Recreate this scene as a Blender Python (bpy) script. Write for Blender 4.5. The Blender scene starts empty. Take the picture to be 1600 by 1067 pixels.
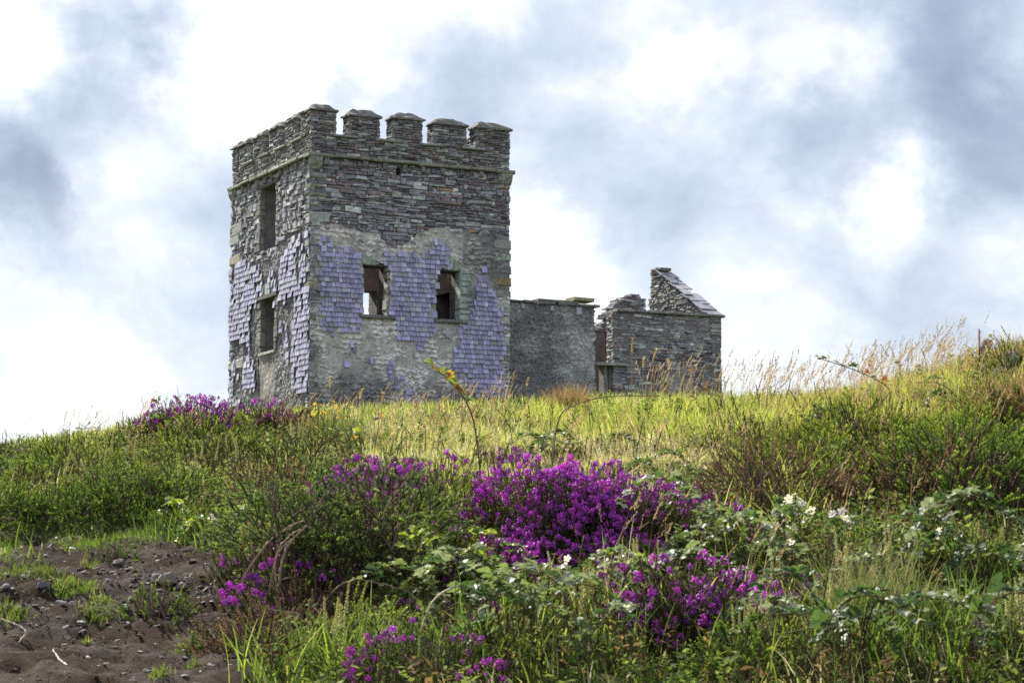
import bpy, math, random
import numpy as np
from mathutils import Matrix, Vector

# ------------------------------------------------------------------ camera, sky, sun, exposure
scene = bpy.context.scene
PI = math.pi
FPX, TH, CX, CY = 3550.0, math.radians(6.2), 800.0, 533.5

cam_data = bpy.data.cameras.new("camera")
cam_data.sensor_width = 36.0
cam_data.lens = 36.0 * FPX / 1600.0
cam_data.clip_start = 0.1
cam_data.clip_end = 5000.0
cam_data.dof.use_dof = True
cam_data.dof.focus_distance = 55.0
cam_data.dof.aperture_fstop = 20.0
cam = bpy.data.objects.new("camera", cam_data)
scene.collection.objects.link(cam)
cam.location = (0, 0, 0)
cam.rotation_euler = (PI / 2 + TH, 0, 0)
scene.camera = cam

SUN_AZ, SUN_EL = math.radians(-38.0), math.radians(40.0)     # azimuth from +Y, negative = to the left
sun_dir = Vector((math.sin(SUN_AZ) * math.cos(SUN_EL), math.cos(SUN_AZ) * math.cos(SUN_EL), math.sin(SUN_EL)))
sun_data = bpy.data.lights.new("sun", 'SUN')
sun_data.energy = 5.0
sun_data.angle = math.radians(0.6)
sun_data.color = (1.0, 0.94, 0.84)
sun = bpy.data.objects.new("sun", sun_data)
scene.collection.objects.link(sun)
sun.rotation_euler = (-sun_dir).to_track_quat('-Z', 'Y').to_euler()

scene.view_settings.view_transform = 'Standard'
scene.view_settings.look = 'None'
scene.view_settings.exposure = 1.3
scene.view_settings.gamma = 1.0
scene.view_settings.use_curve_mapping = False
scene.cycles.use_denoising = False
scene.cycles.max_bounces = 6
scene.cycles.transparent_max_bounces = 4


def px_dir(px, py):
    dx, dy = (px - CX) / FPX, (CY - py) / FPX
    return np.array([dx, math.cos(TH) - dy * math.sin(TH), math.sin(TH) + dy * math.cos(TH)])


def build_world():
    w = bpy.data.worlds.new("World")
    scene.world = w
    w.use_nodes = True
    nt = w.node_tree
    N, Lk = nt.nodes, nt.links
    N.clear()
    out = N.new('ShaderNodeOutputWorld')
    bg = N.new('ShaderNodeBackground')
    bg.inputs['Strength'].default_value = 0.1
    Lk.new(bg.outputs[0], out.inputs[0])
    sky = N.new('ShaderNodeTexSky')
    sky.sky_type = 'NISHITA'
    sky.sun_disc = False
    sky.sun_elevation = SUN_EL
    sky.sun_rotation = SUN_AZ
    sky.air_density = 1.0
    tc = N.new('ShaderNodeTexCoord')

    def noise(scale, detail, rough, sx, sy, sz, dist=0.0, off=0.0):
        mp = N.new('ShaderNodeMapping')
        mp.inputs['Scale'].default_value = (sx, sy, sz)
        mp.inputs['Location'].default_value = (off, off * 0.7, off * 1.3)
        mp.inputs['Rotation'].default_value = (0, math.radians(18), 0)
        Lk.new(tc.outputs['Generated'], mp.inputs['Vector'])
        n = N.new('ShaderNodeTexNoise')
        n.inputs['Scale'].default_value = scale
        n.inputs['Detail'].default_value = detail
        n.inputs['Roughness'].default_value = rough
        n.inputs['Distortion'].default_value = dist
        Lk.new(mp.outputs[0], n.inputs['Vector'])
        return n.outputs['Fac']

    def math_(op, a, b, clamp=False):
        m = N.new('ShaderNodeMath')
        m.operation = op
        m.use_clamp = clamp
        for i, v in enumerate((a, b)):
            if isinstance(v, (int, float)):
                m.inputs[i].default_value = v
            else:
                Lk.new(v, m.inputs[i])
        return m.outputs[0]

    n1 = noise(6.5, 8.0, 0.60, 1.0, 1.0, 1.5, 0.3, 3.1)
    n2 = noise(21.0, 8.0, 0.62, 1.0, 1.0, 1.25, 0.35, 7.7)
    val = math_('ADD', math_('MULTIPLY', math_('SUBTRACT', n1, 0.5), 1.5), math_('MULTIPLY', math_('SUBTRACT', n2, 0.5), 0.72))
    val = math_('ADD', val, 0.55)
    # cloud masses: brighter and darker banks of cloud, each by its direction
    wob = N.new('ShaderNodeTexNoise')
    wob.inputs['Scale'].default_value = 13.0
    wob.inputs['Detail'].default_value = 7.0
    wob.inputs['Roughness'].default_value = 0.6
    Lk.new(tc.outputs['Generated'], wob.inputs['Vector'])
    wv = N.new('ShaderNodeVectorMath'); wv.operation = 'MULTIPLY_ADD'
    Lk.new(wob.outputs['Color'], wv.inputs[0])
    wv.inputs[1].default_value = (0.11, 0.11, 0.11)
    Lk.new(tc.outputs['Generated'], wv.inputs[2])
    wv2 = N.new('ShaderNodeVectorMath'); wv2.operation = 'SUBTRACT'
    Lk.new(wv.outputs[0], wv2.inputs[0])
    wv2.inputs[1].default_value = (0.055, 0.055, 0.055)
    blobs = [(380, 80, 170, 0.62), (540, 40, 150, 0.42), (720, 0, 130, 0.35), (1090, 110, 100, 0.5), (1240, 70, 150, 0.30), (880, 410, 140, 0.5), (240, 300, 150, 0.22),
             (1420, 310, 120, 0.34), (1280, 250, 80, 0.1), (180, 620, 240, 0.09), (1250, 560, 240, 0.07), (30, 80, 90, 0.25), (60, 480, 140, 0.02),
             (130, 40, 110, -0.42), (160, 150, 90, -0.22), (15, 250, 120, -0.46), (60, 330, 120, -0.30), (290, 560, 140, -0.06), (700, 120, 150, -0.24), (880, 60, 130, -0.22),
             (550, 110, 60, -0.2), (660, 260, 200, -0.10), (1290, 200, 110, -0.32), (1500, 60, 140, -0.40), (1570, 230, 130, -0.42), (980, 250, 140, -0.14), (1540, 440, 150, -0.12),
             (1080, 400, 140, -0.08), (1400, 470, 160, -0.06)]
    for px, py, r, a in blobs:
        d = px_dir(px, py)
        d = d / np.linalg.norm(d)
        dn = N.new('ShaderNodeVectorMath'); dn.operation = 'DISTANCE'
        Lk.new(wv2.outputs[0], dn.inputs[0])
        dn.inputs[1].default_value = tuple(d)
        mr = N.new('ShaderNodeMapRange')
        mr.interpolation_type = 'SMOOTHERSTEP'
        mr.inputs['From Min'].default_value = 0.0
        mr.inputs['From Max'].default_value = 1.35 * r / FPX
        mr.inputs['To Min'].default_value = a * (1.4 if a < 0 else 0.9)
        mr.inputs['To Max'].default_value = 0.0
        Lk.new(dn.outputs['Value'], mr.inputs['Value'])
        val = math_('ADD', val, mr.outputs[0])
    val = math_('ADD', math_('MULTIPLY', val, 0.75), 0.25)
    ramp = N.new('ShaderNodeValToRGB')
    el = ramp.color_ramp.elements
    K = 10.0 * 0.455
    el[0].position, el[0].color = 0.0, (0.22, 0.27, 0.38, 1)
    el[1].position, el[1].color = 1.0, (1.06, 1.06, 1.05, 1)
    for p, c in ((0.30, (0.37, 0.43, 0.55, 1)), (0.50, (0.52, 0.58, 0.70, 1)), (0.66, (0.68, 0.73, 0.82, 1)), (0.78, (0.85, 0.88, 0.93, 1))):
        e = el.new(p); e.color = c
    Lk.new(val, ramp.inputs['Fac'])
    sc_ = N.new('ShaderNodeVectorMath'); sc_.operation = 'SCALE'
    sc_.inputs['Scale'].default_value = K
    Lk.new(ramp.outputs[0], sc_.inputs[0])
    mix = N.new('ShaderNodeMixRGB')
    mix.inputs['Fac'].default_value = 0.9
    Lk.new(sky.outputs[0], mix.inputs['Color1'])
    Lk.new(sc_.outputs[0], mix.inputs['Color2'])
    Lk.new(mix.outputs[0], bg.inputs['Color'])


build_world()

# ------------------------------------------------------------------ helpers
rng = np.random.default_rng(11)
random.seed(5)
COL = scene.collection


def _hash(ix, iy, seed):
    h = (ix.astype(np.int64) * 374761393 + iy.astype(np.int64) * 668265263 + seed * 1442695041) & 0xFFFFFFFF
    h = ((h ^ (h >> 13)) * 1274126177) & 0xFFFFFFFF
    h = h ^ (h >> 16)
    return (h & 0xFFFF) / 65535.0


def vnoise(x, y, seed=0):
    x = np.asarray(x, float); y = np.asarray(y, float)
    ix, iy = np.floor(x), np.floor(y)
    fx, fy = x - ix, y - iy
    fx = fx * fx * (3 - 2 * fx); fy = fy * fy * (3 - 2 * fy)
    a, b = _hash(ix, iy, seed), _hash(ix + 1, iy, seed)
    c, d = _hash(ix, iy + 1, seed), _hash(ix + 1, iy + 1, seed)
    return (a * (1 - fx) + b * fx) * (1 - fy) + (c * (1 - fx) + d * fx) * fy


def fbm(x, y, seed=0, octv=4, gain=0.5):
    s, a, t = 0.0, 1.0, 0.0
    for k in range(octv):
        s = s + a * vnoise(np.asarray(x) * 2 ** k, np.asarray(y) * 2 ** k, seed + k * 17)
        t += a
        a *= gain
    return s / t


def inpoly(px, py, poly):
    px = np.asarray(px, float); py = np.asarray(py, float)
    r = np.zeros(px.shape, bool)
    n = len(poly)
    for i in range(n):
        x1, y1 = poly[i]; x2, y2 = poly[(i + 1) % n]
        if y1 == y2:
            continue
        c = ((y1 > py) != (y2 > py)) & (px < (x2 - x1) * (py - y1) / (y2 - y1) + x1)
        r ^= c
    return r


class Geo:
    """Collects vertices, quads, triangles and a colour per vertex."""
    def __init__(s):
        s.v, s.q, s.t, s.c, s.n = [], [], [], [], 0

    def add(s, V, Q=None, T=None, c=(0.5, 0.5, 0.5)):
        V = np.asarray(V, float).reshape(-1, 3)
        c = np.asarray(c, float)
        if c.ndim == 1:
            c = np.tile(c, (len(V), 1))
        s.v.append(V); s.c.append(c)
        if Q is not None and len(Q):
            s.q.append(np.asarray(Q, np.int64).reshape(-1, 4) + s.n)
        if T is not None and len(T):
            s.t.append(np.asarray(T, np.int64).reshape(-1, 3) + s.n)
        s.n += len(V)

    def inst(s, tmpl, R, P, tint=None):
        """copies of a template (V,Q,T,c) under 3x3 matrices R (n,3,3) and positions P (n,3)"""
        V, Q, T, c = tmpl
        n, m = len(P), len(V)
        if n == 0:
            return
        W = np.einsum('nij,mj->nmi', R, V) + P[:, None, :]
        off = (np.arange(n) * m)[:, None, None]
        cc = np.tile(c, (n, 1, 1))
        if tint is not None:
            cc = cc * np.asarray(tint)[:, None, :]
        s.add(W.reshape(-1, 3), (Q[None] + off).reshape(-1, 4) if len(Q) else None, (T[None] + off).reshape(-1, 3) if len(T) else None, cc.reshape(-1, 3))

    def arrays(s):
        V = np.concatenate(s.v) if s.v else np.zeros((0, 3))
        C = np.concatenate(s.c) if s.c else np.zeros((0, 3))
        Q = np.concatenate(s.q) if s.q else np.zeros((0, 4), np.int64)
        T = np.concatenate(s.t) if s.t else np.zeros((0, 3), np.int64)
        return V, Q, T, C

    def tmpl(s):
        V, Q, T, C = s.arrays()
        return V, Q, T, C

    def mesh(s, name, mat, smooth=False):
        V, Q, T, C = s.arrays()
        me = bpy.data.meshes.new(name)
        me.vertices.add(len(V))
        me.vertices.foreach_set('co', V.astype(np.float32).ravel())
        li = np.concatenate([Q.ravel(), T.ravel()]).astype(np.int32)
        me.loops.add(len(li))
        me.loops.foreach_set('vertex_index', li)
        npoly = len(Q) + len(T)
        me.polygons.add(npoly)
        st = np.concatenate([np.arange(len(Q)) * 4, len(Q) * 4 + np.arange(len(T)) * 3]).astype(np.int32)
        me.polygons.foreach_set('loop_start', st)
        if smooth:
            me.polygons.foreach_set('use_smooth', np.ones(npoly, bool))
        else:
            me.polygons.foreach_set('use_smooth', np.zeros(npoly, bool))
        at = me.color_attributes.new('col', 'FLOAT_COLOR', 'POINT')
        at.data.foreach_set('color', np.concatenate([C, np.ones((len(C), 1))], 1).astype(np.float32).ravel())
        me.update(calc_edges=True)
        if mat is not None:
            me.materials.append(mat)
        return me

    def obj(s, name, mat, parent=None, smooth=False):
        o = bpy.data.objects.new(name, s.mesh(name, mat, smooth))
        COL.objects.link(o)
        if parent is not None:
            o.parent = parent
        return o


def tag(o, label=None, cat=None, group=None, kind=None):
    for k, v in (('label', label), ('category', cat), ('group', group), ('kind', kind)):
        if v:
            o[k] = v
    return o


def thing(name, label, cat, loc=(0, 0, 0), group=None, rz=0.0):
    o = bpy.data.objects.new(name, None)
    COL.objects.link(o)
    o.location = loc
    o.rotation_euler = (0, 0, rz)
    return tag(o, label, cat, group)


def copy_tree(o, parent=None):
    c = o.copy()
    COL.objects.link(c)
    if parent is not None:
        c.parent = parent
    for ch in o.children:
        copy_tree(ch, c)
    return c


def rand_rot(az, tilt, taz):
    """spin az about Z, then tilt by 'tilt' towards azimuth taz; arrays (n,) -> (n,3,3)"""
    n = len(az)
    ca, sa = np.cos(az), np.sin(az)
    Rz = np.zeros((n, 3, 3)); Rz[:, 0, 0] = ca; Rz[:, 0, 1] = -sa; Rz[:, 1, 0] = sa; Rz[:, 1, 1] = ca; Rz[:, 2, 2] = 1
    kx, ky = -np.sin(taz), np.cos(taz)
    c, s_ = np.cos(tilt), np.sin(tilt)
    Rt = np.zeros((n, 3, 3))
    Rt[:, 0, 0] = c + kx * kx * (1 - c); Rt[:, 0, 1] = kx * ky * (1 - c); Rt[:, 0, 2] = ky * s_
    Rt[:, 1, 0] = kx * ky * (1 - c); Rt[:, 1, 1] = c + ky * ky * (1 - c); Rt[:, 1, 2] = -kx * s_
    Rt[:, 2, 0] = -ky * s_; Rt[:, 2, 1] = kx * s_; Rt[:, 2, 2] = c
    return Rt @ Rz


def tube(geo, pts, radii, sides=5, col=(0.3, 0.2, 0.1), cap=True):
    pts = np.asarray(pts, float)
    n = len(pts)
    radii = np.full(n, radii) if np.isscalar(radii) else np.asarray(radii, float)
    d = np.gradient(pts, axis=0)
    d /= np.linalg.norm(d, axis=1)[:, None] + 1e-9
    ref = np.array([0.3, 0.2, 0.93]) if abs(d[0][2]) < 0.9 else np.array([1.0, 0.1, 0])
    a = np.cross(d, ref); a /= np.linalg.norm(a, axis=1)[:, None] + 1e-9
    b = np.cross(d, a)
    th = np.arange(sides) * 2 * PI / sides
    V = pts[:, None, :] + radii[:, None, None] * (a[:, None, :] * np.cos(th)[None, :, None] + b[:, None, :] * np.sin(th)[None, :, None])
    Q = []
    for i in range(n - 1):
        for k in range(sides):
            k2 = (k + 1) % sides
            Q.append((i * sides + k, i * sides + k2, (i + 1) * sides + k2, (i + 1) * sides + k))
    V = V.reshape(-1, 3)
    T = []
    if cap:
        V = np.concatenate([V, pts[[0, -1]]])
        m = n * sides
        for k in range(sides):
            T.append((k, m, (k + 1) % sides))
            T.append(((n - 1) * sides + k, (n - 1) * sides + (k + 1) % sides, m + 1))
    geo.add(V, Q, T, col)


def smooth_path(ctrl, n=14):
    ctrl = np.asarray(ctrl, float)
    P = np.concatenate([[2 * ctrl[0] - ctrl[1]], ctrl, [2 * ctrl[-1] - ctrl[-2]]])
    out = []
    m = len(ctrl) - 1
    for t in np.linspace(0, m - 1e-6, n):
        i = int(t); f = t - i
        p0, p1, p2, p3 = P[i:i + 4]
        out.append(0.5 * ((2 * p1) + (-p0 + p2) * f + (2 * p0 - 5 * p1 + 4 * p2 - p3) * f ** 2 + (-p0 + 3 * p1 - 3 * p2 + p3) * f ** 3))
    return np.array(out)


# ------------------------------------------------------------------ materials
def new_mat(name):
    m = bpy.data.materials.new(name)
    m.use_nodes = True
    nt = m.node_tree
    nt.nodes.clear()
    return m, nt, nt.nodes, nt.links


def nnode(N, Lk, vec, scale, detail=4, rough=0.6, dist=0.0):
    n = N.new('ShaderNodeTexNoise')
    n.inputs['Scale'].default_value = scale
    n.inputs['Detail'].default_value = detail
    n.inputs['Roughness'].default_value = rough
    n.inputs['Distortion'].default_value = dist
    if vec is not None:
        Lk.new(vec, n.inputs['Vector'])
    return n


def ramp_node(N, Lk, src, stops):
    r = N.new('ShaderNodeValToRGB')
    e = r.color_ramp.elements
    e[0].position, e[0].color = stops[0][0], tuple(stops[0][1]) + (1,)
    e[1].position, e[1].color = stops[-1][0], tuple(stops[-1][1]) + (1,)
    for p, c in stops[1:-1]:
        x = e.new(p); x.color = tuple(c) + (1,)
    Lk.new(src, r.inputs['Fac'])
    return r.outputs[0]


def mixc(N, Lk, a, b, fac, mode='MIX'):
    m = N.new('ShaderNodeMixRGB')
    m.blend_type = mode
    for i, v in (('Fac', fac), ('Color1', a), ('Color2', b)):
        if isinstance(v, (int, float)):
            m.inputs[i].default_value = v
        elif isinstance(v, tuple):
            m.inputs[i].default_value = v + (1,)
        else:
            Lk.new(v, m.inputs[i])
    return m.outputs[0]


def stone_mat(name, lo=0.62, hi=1.35, lich=0.35, lcol=(0.38, 0.40, 0.36), bump=0.6, rough=0.92, scale=9.0, spec=0.2):
    m, nt, N, Lk = new_mat(name)
    out = N.new('ShaderNodeOutputMaterial')
    b = N.new('ShaderNodeBsdfPrincipled')
    Lk.new(b.outputs[0], out.inputs[0])
    tc = N.new('ShaderNodeNewGeometry')
    at = N.new('ShaderNodeAttribute'); at.attribute_name = 'col'
    n1 = nnode(N, Lk, tc.outputs['Position'], scale, 6, 0.7)
    var = ramp_node(N, Lk, n1.outputs['Fac'], ((0.3, (lo,) * 3), (0.7, (hi,) * 3)))
    c = mixc(N, Lk, at.outputs['Color'], var, 1.0, 'MULTIPLY')
    n2 = nnode(N, Lk, tc.outputs['Position'], scale * 2.3, 5, 0.65)
    lm = ramp_node(N, Lk, n2.outputs['Fac'], ((0.56, (0, 0, 0)), (0.66, (lich,) * 3)))
    c = mixc(N, Lk, c, lcol, lm)
    Lk.new(c, b.inputs['Base Color'])
    b.inputs['Roughness'].default_value = rough
    b.inputs['Specular IOR Level'].default_value = spec
    n3 = nnode(N, Lk, tc.outputs['Position'], scale * 3.5, 6, 0.7)
    bp = N.new('ShaderNodeBump')
    bp.inputs['Strength'].default_value = bump
    bp.inputs['Distance'].default_value = 0.03
    Lk.new(n3.outputs['Fac'], bp.inputs['Height'])
    Lk.new(bp.outputs[0], b.inputs['Normal'])
    return m


M_STONE = stone_mat("rubble_stone", 0.5, 1.55, 0.5, (0.40, 0.41, 0.41), 0.8, scale=8.0)
M_MORTAR = stone_mat("lime_mortar", 0.6, 1.35, 0.3, (0.55, 0.52, 0.48), 0.7, scale=6.0)
M_RENDER = stone_mat("roughcast_render", 0.45, 1.55, 0.5, (0.45, 0.45, 0.45), 1.0, scale=13.0)
M_SLATE = stone_mat("purple_slate", 0.62, 1.25, 0.42, (0.50, 0.51, 0.53), 0.25, 0.5, scale=5.0, spec=0.5)
M_PLASTER = stone_mat("old_plaster", 0.6, 1.3, 0.1, (0.3, 0.27, 0.25), 0.4, scale=2.5)
M_ROCK = stone_mat("field_rock", 0.6, 1.4, 0.15, (0.5, 0.5, 0.47), 0.6, scale=30.0)
M_WOOD = stone_mat("weathered_wood", 0.6, 1.3, 0.3, (0.4, 0.38, 0.35), 0.5, scale=25.0)


def leaf_mat(name, trans=0.35, rough=0.5, spec=0.35, back=None, vscale=14.0, tgain=1.25, vary=(0.7, 1.3)):
    m, nt, N, Lk = new_mat(name)
    out = N.new('ShaderNodeOutputMaterial')
    b = N.new('ShaderNodeBsdfPrincipled')
    b.inputs['Roughness'].default_value = rough
    b.inputs['Specular IOR Level'].default_value = spec
    geo = N.new('ShaderNodeNewGeometry')
    at = N.new('ShaderNodeAttribute'); at.attribute_name = 'col'
    n1 = nnode(N, Lk, geo.outputs['Position'], vscale, 3, 0.6)
    var = ramp_node(N, Lk, n1.outputs['Fac'], ((0.3, (vary[0],) * 3), (0.7, (vary[1],) * 3)))
    c = mixc(N, Lk, at.outputs['Color'], var, 1.0, 'MULTIPLY')
    if back:
        c2 = mixc(N, Lk, c, back, geo.outputs['Backfacing'])
    else:
        c2 = c
    Lk.new(c2, b.inputs['Base Color'])
    t = N.new('ShaderNodeBsdfTranslucent')
    tcol = mixc(N, Lk, c, (tgain * 1.0, tgain * 1.0, tgain * 0.7), 1.0, 'MULTIPLY')
    Lk.new(tcol, t.inputs['Color'])
    mx = N.new('ShaderNodeMixShader')
    mx.inputs[0].default_value = trans
    Lk.new(b.outputs[0], mx.inputs[1]); Lk.new(t.outputs[0], mx.inputs[2])
    Lk.new(mx.outputs[0], out.inputs[0])
    return m


M_GRASS = leaf_mat("grass_blade", 0.45, 0.6, 0.15, vscale=3.0)
M_DRY = leaf_mat("dry_straw", 0.35, 0.7, 0.12, vscale=4.0)
M_GORSE = leaf_mat("gorse_needle", 0.42, 0.8, 0.06, vscale=9.0, tgain=1.5)
M_LEAF = leaf_mat("bramble_leaf", 0.35, 0.5, 0.3, back=(0.16, 0.20, 0.11), vscale=25.0, vary=(0.8, 1.2))
M_BELL = leaf_mat("heather_bell", 0.35, 0.6, 0.2, vscale=12.0, tgain=1.3)
M_PETAL = leaf_mat("petal", 0.35, 0.6, 0.2, vscale=20.0, tgain=1.1, vary=(0.9, 1.1))
M_TWIG = stone_mat("twig_bark", 0.7, 1.3, 0.2, (0.4, 0.38, 0.33), 0.2, scale=30.0)

# ------------------------------------------------------------------ terrain
CTRL = [
    # photo x, photo y, distance of bare ground
    (-300, 1080, 6.2), (0, 1075, 6.2), (200, 1075, 6.2), (380, 1075, 6.2), (-300, 950, 7.3), (0, 952, 7.3), (200, 952, 7.3), (340, 955, 7.4), (60, 862, 8.5), (200, 858, 8.5), (330, 865, 8.5),
    (-300, 840, 9.0), (0, 838, 9.0), (150, 835, 9.0), (290, 825, 9.2), (-300, 785, 10), (0, 792, 9.4), (0, 772, 10), (100, 786, 9.4), (200, 775, 9.5), (200, 752, 10.2), (290, 762, 9.6), (-300, 765, 11.5), (0, 752, 11.5), (100, 740, 11.6), (200, 716, 12), (300, 690, 12.4), (400, 685, 12.5),
    (500, 694, 12.5), (600, 693, 12.5), (700, 680, 12.5), (800, 664, 12.5), (900, 650, 12.5), (1000, 648, 12.5), (1130, 655, 12.5), (1250, 655, 12.3), (1350, 642, 12), (1450, 616, 11.8), (1530, 580, 11.5), (1600, 556, 11.2), (1800, 520, 11.2),
    (400, 760, 10.4), (500, 745, 10.4), (650, 745, 10), (850, 745, 10), (1000, 740, 10), (1150, 745, 10), (1400, 715, 10), (1600, 690, 10), (1800, 680, 10),
    (420, 1010, 7.1), (560, 985, 7.2), (480, 890, 8), (650, 870, 8.1), (900, 885, 8.0), (1150, 880, 8.0), (1400, 850, 8.2), (1600, 840, 8.2), (1800, 840, 8.2),
    (430, 1130, 6.0), (600, 1125, 5.8), (900, 1125, 5.8), (1200, 1120, 5.8), (1600, 1110, 5.8), (1800, 1110, 5.8), (600, 1020, 6.6), (900, 1025, 6.6), (1200, 1015, 6.6), (1600, 1000, 6.6),
]
_cp = []
for px, py, Y in CTRL:
    r = px_dir(px, py)
    r = r * (Y / r[1])
    _cp.append(r)
for x in (-4, 0, 4):
    _cp += [(x, 3.6, -0.85), (x, 1.5, -1.3), (x, 0, -1.55), (x, -6, -1.8)]
for x, z in ((-7, 0.1), (-4, 0.6), (-1.5, 0.95), (0.5, 1.12), (4, 1.3), (8, 1.6)):
    _cp.append((x, 16.5, z))
for x, z in ((-16, 0.2), (-8, 1.4), (0, 2.2), (8, 2.3), (16, 2.5)):
    _cp.append((x, 34, z))
for x, z in ((-40, 0.0), (-18, 3.2), (-9, 4.9), (-2, 5.1), (5, 5.4), (14, 5.0), (30, 3.0)):
    _cp += [(x, 66, z), (x, 78, z)]
for x, y, z in ((-10, 5, -0.7), (-10, 10, 0.1), (10, 5, 0.1), (10, 10, 1.1), (-30, 20, -1.0), (30, 20, 1.5), (-60, 120, -1), (0, 120, 3), (60, 120, -1), (-60, -40, -3), (0, -40, -3), (60, -40, -3)):
    _cp.append((x, y, z))
_cp = np.array(_cp, float)


def _fit():
    A = _cp[:, :2]
    D = np.linalg.norm(A[:, None] - A[None], axis=2)
    n = len(A)
    Pm = np.concatenate([np.ones((n, 1)), A], 1)
    K = np.zeros((n + 3, n + 3))
    K[:n, :n] = D + np.eye(n) * (-0.02)
    K[:n, n:] = Pm; K[n:, :n] = Pm.T
    b = np.concatenate([_cp[:, 2], np.zeros(3)])
    return np.linalg.solve(K, b)


_w = _fit()
DIRT = [(-900, 905), (-300, 890), (0, 872), (60, 852), (200, 845), (330, 856), (366, 880), (352, 930), (385, 1000), (400, 1075), (420, 1400), (-900, 1400)]


def to_px(x, y, z):
    d = y * math.cos(TH) + z * math.sin(TH)
    u = -y * math.sin(TH) + z * math.cos(TH)
    d = np.maximum(d, 0.05)
    return CX + FPX * x / d, CY - FPX * u / d


def ground_raw(x, y):
    x = np.asarray(x, float).ravel(); y = np.asarray(y, float).ravel()
    out = np.empty(len(x))
    for i in range(0, len(x), 40000):
        X = np.stack([x[i:i + 40000], y[i:i + 40000]], 1)
        D = np.linalg.norm(X[:, None] - _cp[None, :, :2], axis=2)
        out[i:i + 40000] = D @ _w[:-3] + _w[-3] + X @ _w[-2:]
    r = np.hypot(x, y - 40)
    f = np.clip((r - 90) / 160, 0, 1)
    f = f * f * (3 - 2 * f)
    return out * (1 - f) + (-4.0) * f


def dirt_mask(x, y, z):
    px, py = to_px(x, y, z)
    jx = (fbm(x * 5, y * 5, 3, 3) - 0.5) * 70
    jy = (fbm(x * 5, y * 5, 9, 3) - 0.5) * 50
    return inpoly(px + jx, py + jy, DIRT) & (y > 1.0) & (y < 10)


MOUNDS = [(-0.62, 7.75, 0.38, 0.13), (0.20, 8.2, 0.42, 0.10), (0.95, 8.75, 0.35, 0.10), (1.2, 7.4, 0.3, 0.08), (-1.72, 12.4, 0.30, 0.15), (-1.2, 12.2, 0.25, 0.06), (1.0, 12.3, 0.25, 0.05), (0.1, 6.4, 0.4, 0.06)]


def ground(x, y):
    x = np.asarray(x, float); y = np.asarray(y, float)
    sh = x.shape
    x = x.ravel(); y = y.ravel()
    z = ground_raw(x, y)
    near = np.clip((30 - y) / 15, 0, 1)
    z = z + near * ((fbm(x * 1.6, y * 1.6, 21, 3) - 0.5) * 0.10)
    lump = np.clip((11.2 - y) / 1.2, 0.25, 1) * np.clip((y - 4.5) / 1.0, 0, 1) * near
    px, py = to_px(x, y, z)
    lump = lump * np.clip((px - 330) / 120, 0.12, 1)
    z = z + lump * (np.abs(fbm(x * 1.9 + 3, y * 1.9, 23, 3) - 0.5) * -0.55 + 0.07)
    for mx, my, mr, mh in MOUNDS:
        z = z + mh * np.exp(-((x - mx) ** 2 + (y - my) ** 2) / mr ** 2)
    dm = dirt_mask(x, y, z)
    z = z + dm * (((fbm(x * 7, y * 7, 5, 3, 0.5) - 0.5) * 0.07 + (0.5 - np.abs(fbm(x * 16, y * 16, 6, 4, 0.65) - 0.5) * 2.2) * 0.05)) + (~dm) * near * (fbm(x * 6, y * 6, 8, 3) - 0.5) * 0.05
    return z.reshape(sh)


def hit(px, py, y0=4.5, y1=16.0):
    """the ground point seen at a photo position"""
    Y = np.arange(y0, y1, 0.02)
    d = px_dir(px, py)
    P = d[None] * (Y / d[1])[:, None]
    g = ground(P[:, 0], Y)
    k = np.nonzero(P[:, 2] <= g)[0]
    i = k[0] if len(k) else len(Y) - 1
    if len(k) == 0:
        i = int(np.argmin(P[:, 2] - g))
    return np.array([P[i, 0], Y[i], g[i]])


def at(px, py, Y):
    d = px_dir(px, py)
    return d * (Y / d[1])


def axis(lo, hi, step, far, grow=1.16):
    c = list(np.arange(lo, hi, step))
    s, v = step, hi
    up = []
    while v < far:
        up.append(v); s *= grow; v += s
    s, v = step, lo - step
    dn = []
    while v > -far:
        dn.append(v); s *= grow; v -= s
    return np.array(dn[::-1] + c + up)


def build_ground():
    gx = axis(-2.9, 2.9, 0.03, 1800)
    gy = axis(5.0, 13.5, 0.038, 1800)
    X, Y = np.meshgrid(gx, gy)
    Z = ground(X, Y)
    ny, nx = X.shape
    V = np.stack([X, Y, Z], 2).reshape(-1, 3)
    i = np.arange(ny - 1)[:, None] * nx + np.arange(nx - 1)[None]
    Q = np.stack([i, i + 1, i + nx + 1, i + nx], 2).reshape(-1, 4)
    dm = dirt_mask(V[:, 0], V[:, 1], V[:, 2])
    soil = np.array([0.050, 0.036, 0.027]); thatch = np.array([0.085, 0.075, 0.032]); thatch2 = np.array([0.055, 0.075, 0.02])
    f = fbm(V[:, 0] * 1.5, V[:, 1] * 1.5, 31, 4)[:, None]
    C = np.where(dm[:, None], soil, thatch * f + thatch2 * (1 - f))
    pale = (fbm(V[:, 0] * 7, V[:, 1] * 7, 41, 4) > 0.56)[:, None] & dm[:, None]
    C = np.where(pale, np.array([0.080, 0.066, 0.057]), C)
    g = Geo(); g.add(V, Q, None, C)
    m = stone_mat("soil_and_thatch", 0.5, 1.6, 0.25, (0.075, 0.055, 0.042), 0.9, 1.0, scale=40.0, spec=0.05)
    o = g.obj('ground', m, smooth=True)
    tag(o, kind='structure')
    return o


build_ground()

# ------------------------------------------------------------------ masonry
AF = math.radians(27)
UF = np.array([math.cos(AF), math.sin(AF), 0.0])
UL = np.array([-math.sin(AF), math.cos(AF), 0.0])
CORNER = np.array([-6.347, 71.0, 0.0])
UPZ = np.array([0, 0, 1.0])
TW, TD = 7.0, 7.25             # tower width on the slated front and on the left side


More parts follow.
